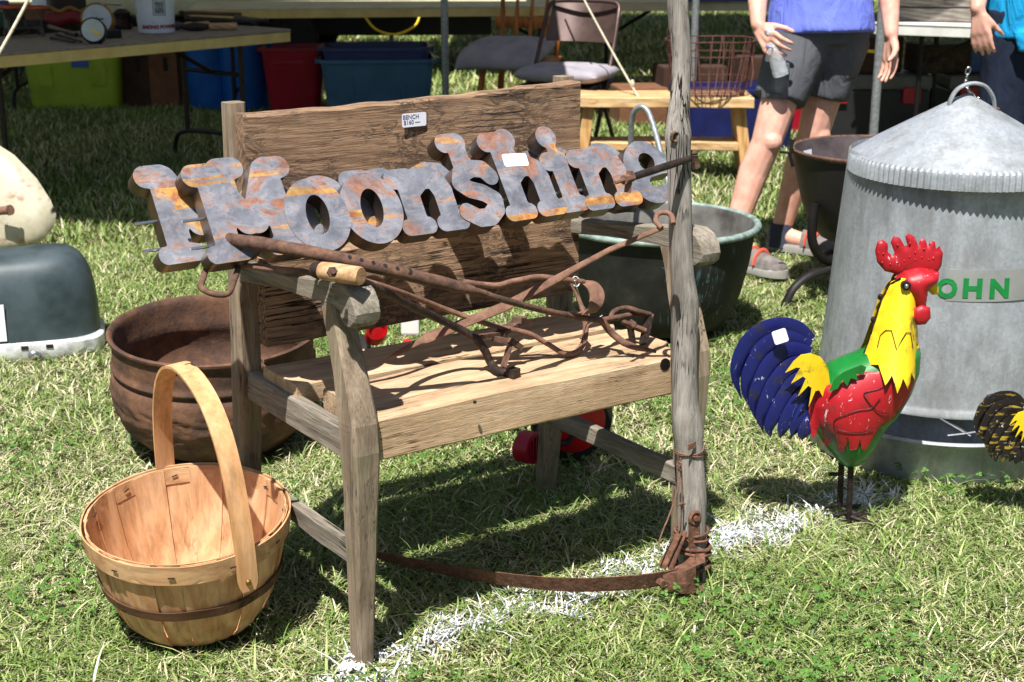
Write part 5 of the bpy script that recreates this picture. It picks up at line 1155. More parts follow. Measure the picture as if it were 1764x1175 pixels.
# things on the left table
def on_table(x, y): return G(x, y, TH + .001)
b0 = on_table(270, 56); bk_ = thing('enamel_bucket', 'white enamel bucket printed with red lettering, on the tool table', 'bucket', b0); M = PM[bk_.name]
prof = [(.06, 0), (.086, .002), (.0875, .008), (.097, .21), (.101, .214), (.101, .222), (.097, .224), (.094, .216), (.083, .012), (.01, .01)]
mm = MB(); mm.lathe(prof, 48); shell = mm.build('shell', 'enamel_white', bk_, M, 40)
def on_b(dx, z, d): 
    r = lerp(.0872, .097, z / .21) + d; a = math.atan2(-b0.y, -b0.x) + dx / r; return Vector((r * math.cos(a), r * math.sin(a), z))
for tx, z, s, mt_, dx, bo in (('GREAT', .205, .032, 'print_red', .0, .0012), ('The', .052, .011, 'print_grey', -.012, 0), ('BAKING POWDER', .032, .0235, 'print_red', .022, .0012)):
    vs, fs = text_geo('GP' if tx == 'GREAT' else tx, s, .0003, bold=bo); m_ = MB(); m_.add([on_b(v.x + dx, z + v.y, .0015 + v.z) for v in vs], fs); m_.build('lettering', mt_, shell, M)
for w_, h_, mt_, d in ((.062, .075, 'print_teal', .0012), (.054, .067, 'enamel_white', .0018), (.046, .058, 'print_grey', .0024)):
    m_ = MB(); m_.loft([[on_b(.02 + w_ * (i / 8 - .5), .125 + h_ * (.5 - .06 * (abs(i - 4) == 4)), d), on_b(.02 + w_ * (i / 8 - .5), .125 - h_ * (.5 - .06 * (abs(i - 4) == 4)), d), on_b(.02 + w_ * (i / 8 - .5), .125 - h_ * .5, d - .0004), on_b(.02 + w_ * (i / 8 - .5), .125 + h_ * .5, d - .0004)] for i in range(9)]); m_.build('printed_panel', mt_, shell, M)
mm = MB(); a = math.atan2(-b0.y, -b0.x); mm.tube([on_b(-.13, .2, .003), on_b(-.14, .15, .012), on_b(-.1, .1, .012)], .002, 6); mm.build('bail_handle', 'chrome', bk_, M)
def single(mb, name, label, cat, mat, origin, smooth=45, bevel=0, group=None):
    return tag(mb.build(name, mat, None, None, smooth, bevel, tuple(origin)), label, cat, group)
def tooly(name, label, p0, p1, r, mat, head=None, hmat='iron_tool', z=TH + .02, cat='hand tool'):
    a, b = G(*p0, z), G(*p1, z); t = thing(name, label, cat, a, 0, 'old hand tools on the tool table'); d = (b - a); m_ = MB(); m_.tube([a, a + d * .1, a + d * .5, a + d * .9, b], [r * .85, r, r * .9, r, r * .9], 12); m_.build('handle', mat, t, None, 50)
    if head: m_ = MB(); m_.tube([a, a - d.normalized() * head * .5, a - d.normalized() * head], [r * .7, r * 1.3, r * .5], 8); m_.build('iron_head', hmat, t, None, 40)
    return t
tooly('mallet_handle', 'turned wooden tool handle lying furthest forward, right of the bucket', (360, 46), (408, 45), .019, 'handle_wood', .14)
tooly('chisel', 'pale wooden chisel handle just right of the bucket', (318, 44), (360, 42), .017, 'handle_wood', .08, 'stove_grey', TH + .022)
tooly('pipe_wrench', 'dark iron wrench behind the wooden handles', (330, 32), (440, 38), .014, 'iron_tool', .05, z=TH + .02)
tooly('file', 'brown iron bar lying at the back of the tool table', (318, 22), (415, 25), .011, 'rust_iron', .04, z=TH + .03)
tooly('hammer', 'dark hammer with round head near the table end', (455, 36), (405, 30), .013, 'leg_brown', .04, z=TH + .02)
tooly('old_brush', 'long dark wooden stick behind the bucket', (185, 28), (240, 34), .018, 'leg_brown', .03, z=TH + .05)
for q, (x0, y0, x1, y1) in enumerate(((100, 60, 140, 72), (92, 66, 128, 73), (118, 58, 165, 66))):
    tooly('screwdriver', ['thin dark rod nearest the clock on the tool table', 'shortest thin dark rod on the tool table', 'thin dark rod lying beside the black box'][q], (x0, y0), (x1, y1), .006, 'iron_tool', .05, z=TH + .01)
tooly('spoon_handle', 'curved pale wooden handle in front of the red pouch', (85, 46), (132, 60), .011, 'leg_brown', .03, z=TH + .03)
p = on_table(42, 62); stv = thing('toy_stove', 'small grey cast iron toy stove at the left end of the table', 'toy stove', p, .5); M = PM[stv.name]
mm = MB(); mm.box((0, 0, .075), (.16, .11, .08)); mm.build('body', 'stove_grey', stv, M, 0, .004)
mm = MB(); mm.box((0, 0, .12), (.2, .14, .01)); mm.build('top_plate', 'stove_grey', stv, M, 0, .003)
for s in (-1, 1):
    mm = MB(); mm.box((s * .038, -.058, .078), (.06, .008, .056)); mm.build('door', 'iron_tool', stv, M, 0, .002)
    for s2 in (-1, 1): mm = MB(); mm.tube([(s * .07, s2 * .045, .04), (s * .08, s2 * .055, 0)], [.012, .008], 8); mm.build('leg', 'stove_grey', stv, M)
for (px_, py_, r_, h_, nm, lb, mt_) in ((28, 33, .06, .06, 'flower_pot', 'small dark pot with orange rim, left one on the toy stove', 'iron_tool'), (60, 33, .055, .055, 'flower_pot', 'rusty brown pot with orange rim, right one on the toy stove', 'rust_pot')):
    q = G(px_, py_, TH + .13); t = thing(nm, lb, 'pot', q, 0, 'small pots on the toy stove'); M = PM[t.name]; mm = MB(); mm.lathe([(r_ * .75, 0), (r_ * .95, h_ * .8), (r_ * .85, h_ * .8), (.01, .01)], 24, caps=True); mm.build('bowl', mt_, t, M, 45)
    mm = MB(); mm.lathe([(r_ * .9, h_ * .8), (r_ * 1.05, h_ * .82), (r_ * 1.05, h_), (r_ * .9, h_), (r_ * .9, h_ * .8)], 24); mm.build('rim', 'terracotta', t, M, 45)
p = on_table(115, 46); po = thing('red_pouch', 'crumpled dark red leather pouch with gold trim on the tool table', 'pouch', p); M = PM[po.name]
mm = puff([(-.12, .0), (-.10, .05), (-.04, .075), (.03, .06), (.11, .07), (.13, .02), (.1, -.02), (-.08, -.015)], .05, lambda x, z, d: Vector((x, d, z + .018 + .012 * math.sin(x * 40))), .015); mm.build('bag', 'pouch_red', po, M, 60)
mm = MB(); mm.tube([(x, -.01, .085 + .01 * math.sin(x * 60)) for x in np.linspace(-.1, .11, 14)], .011, 8); mm.build('gold_trim', 'brass', po, M, 60)
def dial(px_, py_, r_, nm, lb, zt_=0, tilt=.25, gauge=True):
    q = G(px_, py_, TH + r_); t = thing(nm, lb, 'clock', (q.x, q.y, TH), 0, 'round dials on the tool table'); c = Vector((q.x, q.y, TH + r_)); a = Vector((.12, -1, tilt)).normalized(); disc(c, a, [(r_ * .6, -.035), (r_, -.03), (r_, .012), (r_ * .9, .015)], 28).build('case', 'iron_tool' if gauge else 'brass', t, None, 40)
    disc(c, a, [(.001, .0165), (r_ * .86, .0165), (r_ * .86, .014)], 28).build('face', 'clock_face', t, None, 40); u = Vector((0, 0, 1)) - a * a.z; u.normalize(); w = a.cross(u) * -1
    if gauge:
        m_ = MB(); m_.bar(c + a * .018, c + a * .018 + w * r_ * .5 - u * r_ * .4, .012, .002, tuple(a)); m_.build('pointer', 'yellow_plastic', t)
        m_ = MB(); m_.tube([c + a * .0175 + w * (r_ * .55 * math.cos(s)) + u * (r_ * .55 * math.sin(s)) for s in np.linspace(.7, 2.4, 8)], .004, 6); m_.build('scale_arc', 'orange_red', t)
    else:
        m_ = MB(); m_.bar(c + a * .018, c + a * .018 + u * r_ * .5, .006, .002, tuple(a)); m_.bar(c + a * .018, c + a * .018 + w * r_ * .4, .006, .002, tuple(a)); m_.build('hands', 'iron_tool', t)
dial(161, 53, .058, 'pressure_gauge', 'round white gauge with yellow pointer propped on the tool table')
dial(168, 34, .078, 'mantel_clock', 'larger round clock with ornate brass surround behind the white gauge', gauge=False)
q = on_table(112, 30); mm = MB(); mm.box(q + Vector((0, .05, .06)), (.2, .12, .12), .5); single(mm, 'lidded_box', 'dark brown box at the back of the tool table', 'box', 'leg_brown', q, 0, .02)
q = on_table(185, 66); mm = MB(); mm.box(q + Vector((0, .02, .018)), (.11, .06, .036), .6); single(mm, 'small_black_box', 'small flat black box in front of the white gauge', 'box', 'leg_black', q, 0, .004)
q = on_table(212, 50); cg = thing('coffee_grinder', 'small dark iron grinder with crank beside the bucket', 'grinder', q); mm = MB(); mm.lathe([(.045, 0), (.05, .02), (.03, .05), (.045, .08), (.02, .1)], 16, caps=True); mm.build('body', 'rust_dark', cg, PM[cg.name], 45); mm = MB(); mm.tube([(0, 0, .1), (0, 0, .12), (-.09, -.02, .125)], .006, 8); mm.build('crank', 'chrome', cg, PM[cg.name], 45)
for (x_, y_, s_, mt_, lb) in ((8, 48, (.1, .08, .1), 'green_tin', 'green tin at the left frame edge on the tool table'), (6, 22, (.1, .08, .07), 'blue_tin', 'blue tin box behind the green tin')):
    q = on_table(x_, y_); mm = MB(); mm.box(q + Vector((-.03, .03, s_[2] / 2)), s_, .5); single(mm, 'tin_box', lb, 'tin', mt_, q, 0, .006)
q = on_table(70, 30); kt = thing('enamel_kettle', 'speckled white enamel kettle behind the toy stove', 'kettle', q + Vector((0, .12, 0))); mm = MB(); mm.lathe([(.07, 0), (.085, .03), (.075, .1), (.05, .14), (.02, .16)], 28, caps=True); mm.build('body', 'enamel_white', kt, PM[kt.name], 50); mm = MB(); mm.tube(smooth_path([(.07, -.02, .05), (.12, -.03, .08), (.14, -.03, .13)], 5), .012, 8); mm.build('spout', 'enamel_white', kt, PM[kt.name], 50)

# ------------------------------------------------------------------ bins and boxes under the tables
def tub(name, label, cat, c, rz, l, w, h, mat, taper=.86, rim=.018, group='storage bins under the tables', grips=True, r=.05, lug=True):
    t = thing(name, label, cat, c, rz, group); M = PM[t.name]
    def rr(l_, w_, z, r_):
        P = []
        for sx, sy, a0 in ((1, 1, 0), (-1, 1, 90), (-1, -1, 180), (1, -1, 270)): P += [(sx * (l_ / 2 - r_) + r_ * math.cos(math.radians(a0 + q * 18)), sy * (w_ / 2 - r_) + r_ * math.sin(math.radians(a0 + q * 18)), z) for q in range(6)]
        return P
    m_ = MB(); m_.loft([rr(l * taper, w * taper, 0, r), rr(l, w, h, r), rr(l - .01, w - .01, h, r), rr(l * taper - .01, w * taper - .01, .008, r)]); m_.build('shell', mat, t, M, 40)
    m_ = MB(); m_.loft([rr(l - .004, w - .004, h - .02, r), rr(l + rim, w + rim, h - .018, r + .01), rr(l + rim, w + rim, h, r + .01), rr(l - .012, w - .012, h + .003, r)], False); m_.build('rim', mat, t, M, 40)
    if grips:
        for s in (-.28, .28):
            m_ = MB(); poly = [(-.05, -.1), (.05, -.1), (.05, .02), (.035, .05), (-.035, .05), (-.05, .02)]; k_ = lerp(taper, 1, .62); m_.prism([(s * l + x, h * .62 + z) for x, z in poly], -.008, lambda x, z, d: Vector((x, -w / 2 * lerp(taper, 1, z / h) + d + .003, z))); m_.build('panel_rib', mat, t, M, 0, .004)
    if lug:
        for s in (-1, 1): m_ = MB(); m_.box((s * (l / 2 + rim / 2 + .008), 0, h - .018), (.03, w * .35, .03)); m_.build('grip', mat, t, M, 0, .006)
    return t, M
t_, M = tub('plastic_tote', 'lime green plastic tote under the left table', 'tote', G(142, 181), .03, .62, .42, .40, 'tote_lime', .93, .02)
mm = MB(); mm.box((.06, -.212, .3), (.11, .004, .06)); mm.build('paper_label', 'blue_tin', t_, M)
def carton(label, c, rz, l, w, h, mat, hole=None):
    t = thing('cardboard_box', label, 'box', c, rz, 'cardboard boxes under the tables'); M = PM[t.name]; m_ = MB(); m_.box((0, 0, h / 2), (l, w, h)); m_.build('carton', mat, t, M, 0, .003)
    for s in (-1, 1): m_ = MB(); m_.box((0, s * (w / 2 + .03), h + .02), (l * .98, .08, .004), 0, Matrix.Rotation(s * -.5, 3, 'X')); m_.build('flap', mat, t, M)
    m_ = MB(); m_.box((l * .18, -w / 2 - .001, h * .68), (.03, .002, .09)); m_.build('hand_hole', 'under_dark', t, M); return t
carton('dark brown cardboard box between the lime tote and the lighter box', G(245, 177), .0, .22, .4, .4, 'cardboard_dark')
carton('mid brown cardboard box with a slot, left of the blue bins', G(293, 177), -.05, .24, .4, .41, 'cardboard')
def round_bin(label, c, r0, r1, h, mat, nm='plastic_bin'):
    t = thing(nm, label, 'bin', c, 0, 'round blue bins'); M = PM[t.name]; m_ = MB(); m_.lathe([(.01, .002), (r0, 0), (r1, h), (r1 + .012, h - .02), (r1 + .014, h), (r1 - .004, h + .002), (r0 - .006, .01), (.01, .01)], 40); m_.build('shell', mat, t, M, 40); return t
round_bin('nearer round blue plastic bin under the left table', G(372, 182), .165, .20, .46, 'bin_blue')
round_bin('further round blue bin beside the table leg', Vector((-1.74, 9.62, 0)), .15, .18, .45, 'bin_blue')
RB = Y(512, 190, 9.45); t_, M = tub('plastic_bin', 'dark red plastic bin beside the blue totes', 'bin', (RB.x, 9.45, 0), .05, .40, .36, .42, 'bin_red', .78, .03, 'storage bins under the tables', False, .05)
mm = MB(); mm.box((-.03, -.165, .33), (.2, .02, .03)); mm.build('hand_grip', 'bin_red', t_, M, 0, .006)
TB_ = Y(652, 190, 9.25); tub('plastic_tote', 'grey blue plastic tote holding a darker tote', 'tote', (TB_.x, 9.25, 0), .10, .70, .45, .37, 'tote_blue', .88, .025)
tub('plastic_tote', 'navy plastic tote nested crookedly in the grey blue one', 'tote', (TB_.x - .01, 9.28, .2), .10, .66, .42, .24, 'tote_navy', .9, .02, grips=False)

# ------------------------------------------------------------------ chairs and cushions
def cushion(label, c, rz, l, w, th, tilt=0.0, droop=0.0):
    N = 34; vs = []; fs = []
    tuft = [(-.22, -.2), (.22, -.2), (-.22, .22), (.22, .22), (0, 0)]
    for side in (1, -1):
        for j in range(N + 1):
            for i in range(N + 1):
                u, v = i / N - .5, j / N - .5; e = (1 - (2 * abs(u)) ** 4) * (1 - (2 * abs(v)) ** 4); z = th * .5 * max(e, 0) ** .45
                for a, b in tuft: z *= 1 - .62 * math.exp(-((u - a) ** 2 + (v - b) ** 2) / .006)
                z += .006 * noise.noise(Vector((u * 7, v * 7, 2))) * e
                kk = 1 - .08 * ((2 * abs(u)) ** 2) * ((2 * abs(v)) ** 2); zz = side * z + tilt * v - droop * max(0, -v - .1) ** 2 * 3 - droop * max(0, -u - .15) ** 2 * 2
                vs.append(Vector((u * l * kk, v * w * kk, th * .5 + zz)))
    n1 = (N + 1) ** 2
    for j in range(N):
        for i in range(N):
            a = j * (N + 1) + i; fs.append((a, a + 1, a + N + 2, a + N + 1)); a += n1; fs.append((a + N + 1, a + N + 2, a + 1, a))
    M = Matrix.Translation(Vector(c)) @ Matrix.Rotation(rz, 4, 'Z'); m_ = MB(); m_.add([M @ v for v in vs], fs)
    return tag(m_.build('seat_cushion', 'cushion_grey', None, None, 70, 0, tuple(c)), label, 'cushion', 'grey chair cushions')
CW = Vector((.035, 8.5, 0)); wch = thing('wooden_chair', 'spindle back wooden chair carrying a grey cushion', 'chair', CW, -.35); M = PM[wch.name]
mm = MB(); mm.loft([[( x * k2, y * k2, z) for x, y in ((-.2, -.2), (.2, -.2), (.22, 0), (.2, .2), (-.2, .2), (-.22, 0))] for z, k2 in ((.40, .9), (.415, 1), (.432, 1), (.438, .96))]); mm.build('seat', 'maple_z', wch, M, 30)
for sx in (-1, 1):
    for sy in (-1, 1): mm = MB(); mm.tube([(sx * .15, sy * .15, .41), (sx * .165, sy * .165, .3), (sx * .18, sy * .18, .18), (sx * .195, sy * .195, -.01)], [.015, .02, .017, .012], 10); mm.build('leg', 'maple_z', wch, M, 50)
    mm = MB(); mm.tube([(sx * .178, -.178, .18), (sx * .178, .178, .18)], .01, 8); mm.build('stretcher', 'maple_z', wch, M, 50)
mm = MB(); mm.tube([(-.178, 0, .18), (.178, 0, .18)], .01, 8); mm.tube([(-.182, -.182, .15), (.182, -.182, .15)], .01, 8); mm.build('stretcher', 'maple_z', wch, M, 50)
for q in range(5):
    x = -.17 + .085 * q; mm = MB(); mm.tube([(x, .18, .43), (x * 1.05, .22, .6), (x * 1.1, .26, .8)], [.012, .018, .011] if q in (0, 4) else [.008, .014, .008], 10); mm.build('spindle', 'maple_z', wch, M, 50)
for z_ in (.62, .82):
    mm = MB(); sp = [Vector((x, .22 + (z_ - .6) * .2 + .06 * (x / .2) ** 2 * -.5 + .02, z_)) for x in np.linspace(-.22, .22, 9)]; mm.tube(sp, [(.012, .035)] * 9, 10, up=(0, 0, 1)); mm.build('back_rail', 'maple_z', wch, M, 50)
cushion('grey tufted cushion on the wooden chair', CW + Vector((-.07, -.04, .432)), -.3, .52, .46, .11, .05, .10)
CFp = Vector((.29, 7.52, 0)); fch = thing('folding_chair', 'brown metal folding chair with padded cushion beside the pine bench', 'chair', CFp, -.42); M = PM[fch.name]
for sx in (-1, 1):
    mm = MB(); mm.tube(smooth_path([(sx * .21, -.24, -.01), (sx * .21, -.1, .25), (sx * .205, .06, .5), (sx * .2, .17, .72), (sx * .185, .215, .79), (sx * .12, .225, .805), (0, .226, .807)], 5), .0115, 10); mm.build('front_frame', 'chair_metal', fch, M, 60)
    mm = MB(); mm.tube([(sx * .19, .26, -.01), (sx * .19, -.08, .42)], .011, 10); mm.build('rear_leg', 'chair_metal', fch, M, 60)
mm = MB(); rings = [[(x, .16 + .09 * ((z - .62) / .18) + .05 * (1 - (x / .19) ** 2) + d, z) for z, d in ((.60, 0), (.70, .0), (.79, .0), (.79, .004), (.70, .004), (.60, .004))] for x in np.linspace(-.19, .19, 12)]; mm.loft(rings); mm.build('back_panel', 'chair_metal', fch, M, 40)
mm = MB(); mm.box((0, -.02, .405), (.39, .38, .03), 0, Matrix.Rotation(.04, 3, 'X')); mm.build('seat_pan', 'leg_brown', fch, M, 0, .012)
for y_, z_ in ((-.2, .07), (.235, .05)): mm = MB(); mm.tube([(-.2, y_, z_), (.2, y_, z_)], .008, 8); mm.build('cross_bar', 'chair_metal', fch, M, 50)
cushion('grey tufted cushion on the metal folding chair, its right half in the sun', CFp + Vector((-.01, -.07, .424)), -.38, .47, .44, .085)

# ------------------------------------------------------------------ pine bench with a wire basket
PB = Vector((.735, 7.10, 0)); pbn = thing('pine_bench', 'small light pine bench with a lower shelf, live edges', 'bench', PB, -.02); M = PM[pbn.name]
def live(a, b, c, q): return b + .012 * math.sin(a * 11 + (0 if b < 0 else 2)) * (1 if abs(b) > .08 else 0), c
mm = board(-.42, .42, -.145, .145, .352, .402, 'x', .003, 21, 30, live); mm.build('top', 'pine_x', pbn, M)
mm = board(-.36, .36, -.1, .1, .14, .18, 'x', .003, 23, 24, live); mm.build('shelf', 'pine_x', pbn, M)
for sx in (-1, 1):
    mm = MB(); mm.loft([[(sx * (.36 + .05 * (1 - z / .365)) + x, y, z) for x, y in ((-.027, -hw), (.027, -hw), (.027, hw), (-.027, hw))] for z, hw in ((-.01, .125), (.1, .115), (.25, .105), (.352, .105))]); mm.build('end_board', 'pine_z', pbn, M, 0, .003)
WB = Vector((.955, 7.09, .403)); wb_ = thing('wire_basket', 'rusty wire egg basket sitting on the pine bench', 'basket', WB); M = PM[wb_.name]
def wr(z): return lerp(.165, .215, min(1, (z / .26)) ** .7)
for z_, tk in ((.003, .003), (.012, .0022), (.075, .0022), (.19, .0032), (.26, .0035)):
    mm = MB(); mm.tube([(wr(z_) * math.cos(t), wr(z_) * math.sin(t), z_ + .003 * math.sin(3 * t)) for t in np.linspace(0, 2 * PI, 48, endpoint=False)], tk, 6, closed=True); mm.build('hoop', 'wire_rust', wb_, M, 60)
mm = MB(); mm.tube([(.16 * s, 0, .003) for s in (-1, 1)], .002, 6); w0 = mm.build('floor_wire', 'wire_rust', wb_, M)
for q in range(30):
    t = 2 * PI * q / 30; t2 = t + .12 * math.sin(q * 1.7); mm = MB(); mm.tube([(wr(z_) * math.cos(lerp(t, t2, z_ / .26)), wr(z_) * math.sin(lerp(t, t2, z_ / .26)), z_) for z_ in (.0, .05, .12, .19, .262)], .003, 6); mm.build('upright_wire', 'wire_rust', wb_, M, 60)
for q in range(9):
    o_ = (q - 4) * .036; hl = math.sqrt(.165 ** 2 - o_ ** 2)
    for d in (0, 1):
        mm = MB(); mm.tube([((o_, -hl, .002), (o_, hl, .002)), ((-hl, o_, .004), (hl, o_, .004))][d], .0018, 6); mm.build('floor_wire', 'wire_rust', wb_, M)
mm = MB(); mm.tube(smooth_path([(-.2, -.03, .2), (-.215, -.05, .3), (-.19, -.06, .36), (-.15, -.06, .4)], 5), .0035, 8); mm.build('bail_handle', 'wire_rust', wb_, M, 60); mm = MB(); mm.tube(smooth_path([(.2, -.04, .26), (.185, -.09, .2), (.19, -.12, .12), (.18, -.13, .05)], 5), .004, 8); mm.build('bail_end', 'wire_rust', wb_, M, 60)
# ------------------------------------------------------------------ stall stuff at the back right
tub('storage_tub', 'dark blue storage tub behind the pine bench', 'tub', (1.22, 8.05, 0), .1, .62, .45, .33, 'tarp_navy', .9, .02, 'tubs behind the pine bench', False)
tub('storage_tub', 'red storage tub behind the woman', 'tub', (1.80, 8.75, 0), .0, .46, .4, .26, 'bin_red', .9, .02, 'tubs behind the pine bench', False)
def toolbox(label, c, rz, l=.62, w=.32, h=.38):
    t = thing('tool_box', label, 'tool box', c, rz, 'black tool boxes under the white table'); M = PM[t.name]; m_ = MB(); m_.box((0, 0, h * .39), (l, w, h * .78)); m_.build('case', 'toolbox_black', t, M, 0, .015)
    m_ = MB(); m_.box((0, 0, h * .885), (l + .02, w + .02, h * .21)); m_.build('lid', 'toolbox_grey', t, M, 0, .02)
    for s in (-1, 1): m_ = MB(); m_.box((s * l * .33, -w / 2 - .012, h * .70), (.10, .02, .09)); m_.build('latch', 'latch_red', t, M, 0, .005)
    m_ = MB(); m_.tube(smooth_path([(-.12, 0, h), (-.1, 0, h + .05), (.1, 0, h + .05), (.12, 0, h)], 4), .012, 8); m_.build('carry_handle', 'toolbox_black', t, M, 50); return t
toolbox('left black tool box with red latches under the white table', (2.02, 8.3, 0), .0); toolbox('right black tool box with red latches under the white table', (2.74, 8.3, 0), .0, .6)
q = G(1555, 200); oc = thing('orange_case', 'flat orange red case lying on the grass behind the feeder', 'case', (q.x - .12, 7.55, 0)); M = PM[oc.name]; mm = MB(); mm.box((0, 0, .055), (.42, .3, .11)); mm.build('shell', 'orange_red', oc, M, 0, .015); mm = MB(); mm.box((-.02, -.151, .07), (.12, .003, .03)); mm.build('paper_label', 'paper', oc, M); mm = MB(); mm.box((0, 0, .112), (.40, .28, .008)); mm.build('lid', 'toolbox_grey', oc, M, 0, .003)
crt = thing('wooden_crate', 'weathered white wooden crate standing on the white table', 'crate', (2.68, 7.95, .69), -.30); M = PM[crt.name]
for q in range(3):
    mm = board(-.62, .62, -.28, -.262, .005 + q * .075, .072 + q * .075, 'x', .002, 30 + q, 12); mm.build('plank', 'drift_x', crt, M)
    mm = board(-.62, .62, .262, .28, .005 + q * .075, .072 + q * .075, 'x', .002, 40 + q, 12); mm.build('plank', 'drift_x', crt, M)
for s in (-1, 1): mm = MB(); mm.box((s * .61, 0, .115), (.018, .52, .22)); mm.build('end_panel', 'table_white', crt, M, 0, .002)
chn = thing('steel_chain', 'loop of bright steel chain hanging from the white table leg', 'chain', (2.42, 7.55, .3)); M = PM[chn.name]
for q in range(13):
    t = -1.9 + q * .31; c = Vector((.085 * math.sin(t), -.02, .13 - .11 * math.cos(t) * 1.0)); d = Vector((math.cos(t), 0, math.sin(t))); w = Vector((0, 1, 0)) if q % 2 else Vector((-d.z, 0, d.x)); mm = MB(); mm.tube([c + d * (.02 * math.cos(a)) + w * (.011 * math.sin(a)) for a in np.linspace(0, 2 * PI, 12, endpoint=False)], .0035, 6, closed=True); mm.build('chain_link', 'chrome', chn, M, 60)
q = Y(1535, 105, 7.9); mm = MB(); mm.tube([q + Vector((-.05, 0, .045)), q + Vector((0, 0, .0)), q + Vector((.022, 0, -.01)), q + Vector((-.04, 0, -.05))], .009, 8); mm.tube([q + Vector((-.05, 0, .045)), q + Vector((-.14, .05, .05)), q + Vector((-.18, .05, .0))], .009, 8); single(mm, 'saw_handle', 'yellow plastic saw handle above the tool boxes', 'handle', 'yellow_plastic', q)
for (x_, z_, s_, mt_, lb) in ((2.02, .38, (.3, .2, .2), 'cardboard_dark', 'dark carton on the left tool box'), (2.4, .38, (.3, .22, .16), 'rust_dark', 'dark iron tray on the tool boxes'), (2.83, .38, (.16, .14, .2), 'terracotta', 'orange can on the right tool box'), (2.62, .38, (.12, .1, .13), 'blue_tin', 'blue tin on the right tool box')):
    mm = MB(); mm.box((x_, 8.3, z_ + s_[2] / 2), s_, .2); single(mm, 'shelf_box', lb, 'box', mt_, (x_, 8.3, z_), 0, .01)
for (x_, y_, s_, z_, mt_, lb) in ((1.1, 9.1, (.4, .3, .34), 0, 'cardboard_dark', 'dark open carton behind the wire basket'), (1.55, 9.1, (.36, .3, .4), 0, 'cardboard_dark', 'dark carton behind the woman\'s arm'), (.78, 9.0, (.3, .3, .22), 0, 'cardboard', 'brown box under the pale table'), (1.32, 9.5, (.5, .3, .16), .702, 'blue_tin', 'pale blue bundle on the pale table')):
    mm = MB(); mm.box((x_, y_, z_ + s_[2] / 2), s_, .15); single(mm, 'stall_box', lb, 'box', mt_, (x_, y_, z_), 0, .012)
# ------------------------------------------------------------------ camper trailer at the back left
VN = Vector((-2.3, 12.2, 0)); vn = thing('camper_trailer', 'cream camper trailer standing behind the stall tables', 'trailer', VN, .06); M = PM[vn.name]
def vr(z, k2, ins): return [(x * k2, y * k2 if True else y, z) for x, y in ((-2.3, -.85), (-2.25, -.95), (2.25, -.95), (2.3, -.85), (2.3, .85), (2.25, .95), (-2.25, .95), (-2.3, .85))]
mm = MB(); rings = []
for z, d in ((.47, .12), (.49, .05), (.54, .012), (.62, 0), (1.2, 0), (1.9, .02), (2.15, .1), (2.25, .35)): rings.append([(math.copysign(max(abs(x) - d, .1), x), math.copysign(max(abs(y) - d, .1), y), zz) for x, y, zz in vr(z, 1, 0)])
mm.loft(rings); mm.build('body', 'van_cream', vn, M, 30)
mm = MB(); mm.box((0, 0, .38), (4.2, 1.5, .14)); mm.build('chassis', 'under_dark', vn, M, 0, .02)
for s in (-1, 1): disc(VN + Vector((.5, s * .78, .3)), Vector((0, -1, 0)), [(.1, -.09), (.28, -.09), (.3, -.05), (.3, .05), (.28, .09), (.16, .09), (.1, .05)], 32).build('wheel', 'rubber', vn, None, 40)
for x_ in (-1.2, .2, 1.5): mm = MB(); mm.box((x_, -.952, 1.5), (.8, .02, .5)); wdw = mm.build('window', 'under_dark', vn, M, 0, .03)
mm = MB(); mm.tube(smooth_path([(1.1, -.93, .5), (1.2, -.98, .38), (1.35, -1.0, .34), (1.5, -.98, .4), (1.55, -.93, .5)], 5), .009, 8); mm.build('hose', 'yellow_plastic', vn, M, 60)
# ------------------------------------------------------------------ canopies on galvanised poles, guy ropes
def canopy(label, x0, x1, y0, y1, h, ridge, poles):
    t = thing('canopy_tent', label, 'canopy', ((x0 + x1) / 2, (y0 + y1) / 2, 0), 0, 'market canopies'); cx, cy = (x0 + x1) / 2, (y0 + y1) / 2; N = 12; vs = []; 
    for j in range(N + 1):
        for i in range(N + 1):
            u, v = i / N, j / N; k_ = 1 - max(abs(u - .5), abs(v - .5)) * 2; vs.append((lerp(x0, x1, u), lerp(y0, y1, v), h + ridge * k_ - .05 * math.sin(PI * u) * math.sin(PI * v)))
    n = len(vs); fs = []
    for j in range(N):
        for i in range(N): a = j * (N + 1) + i; fs += [(a, a + 1, a + N + 2, a + N + 1), (a + n, a + n + N + 1, a + n + N + 2, a + n + 1)]
    bdr = [i for i in range(N + 1)] + [(j + 1) * (N + 1) - 1 for j in range(1, N + 1)] + [N * (N + 1) + i for i in range(N - 1, -1, -1)] + [j * (N + 1) for j in range(N - 1, 0, -1)]
    fs += [(a, b, b + n, a + n) for a, b in zip(bdr, bdr[1:] + bdr[:1])]
    m_ = MB(); m_.add(vs + [(x, y, z - .01) for x, y, z in vs], fs); m_.build('roof_cloth', 'canopy_cloth', t, None, 60)
    for s, (ax_, bx_, ay_, by_) in enumerate(((x0, x1, y0, y0), (x0, x1, y1, y1), (x0, x0, y0, y1), (x1, x1, y0, y1))):
        m_ = MB(); m_.bar((ax_, ay_, h - .1), (bx_, by_, h - .1), .008, .2); m_.build('valance', 'canopy_cloth', t)
    for x_, y_ in poles: m_ = MB(); m_.tube([(x_, y_, -.02), (x_, y_, h)], .022, 12); m_.build('pole', 'galv_pole', t, None, 60)
    return t
p1_ = Y(768, 200, 8.85)
canopy('white market canopy shading the left tool table', -5.6, .03, 4.95, 8.9, 2.25, .5, ((-5.5, 5.1), (p1_.x, 8.85), (-5.5, 8.8)))
canopy('white market canopy shading the camper', -4.4, -1.0, 9.3, 13.6, 2.3, .5, ((-4.3, 9.4), (-4.3, 13.4), (-1.1, 13.5)))
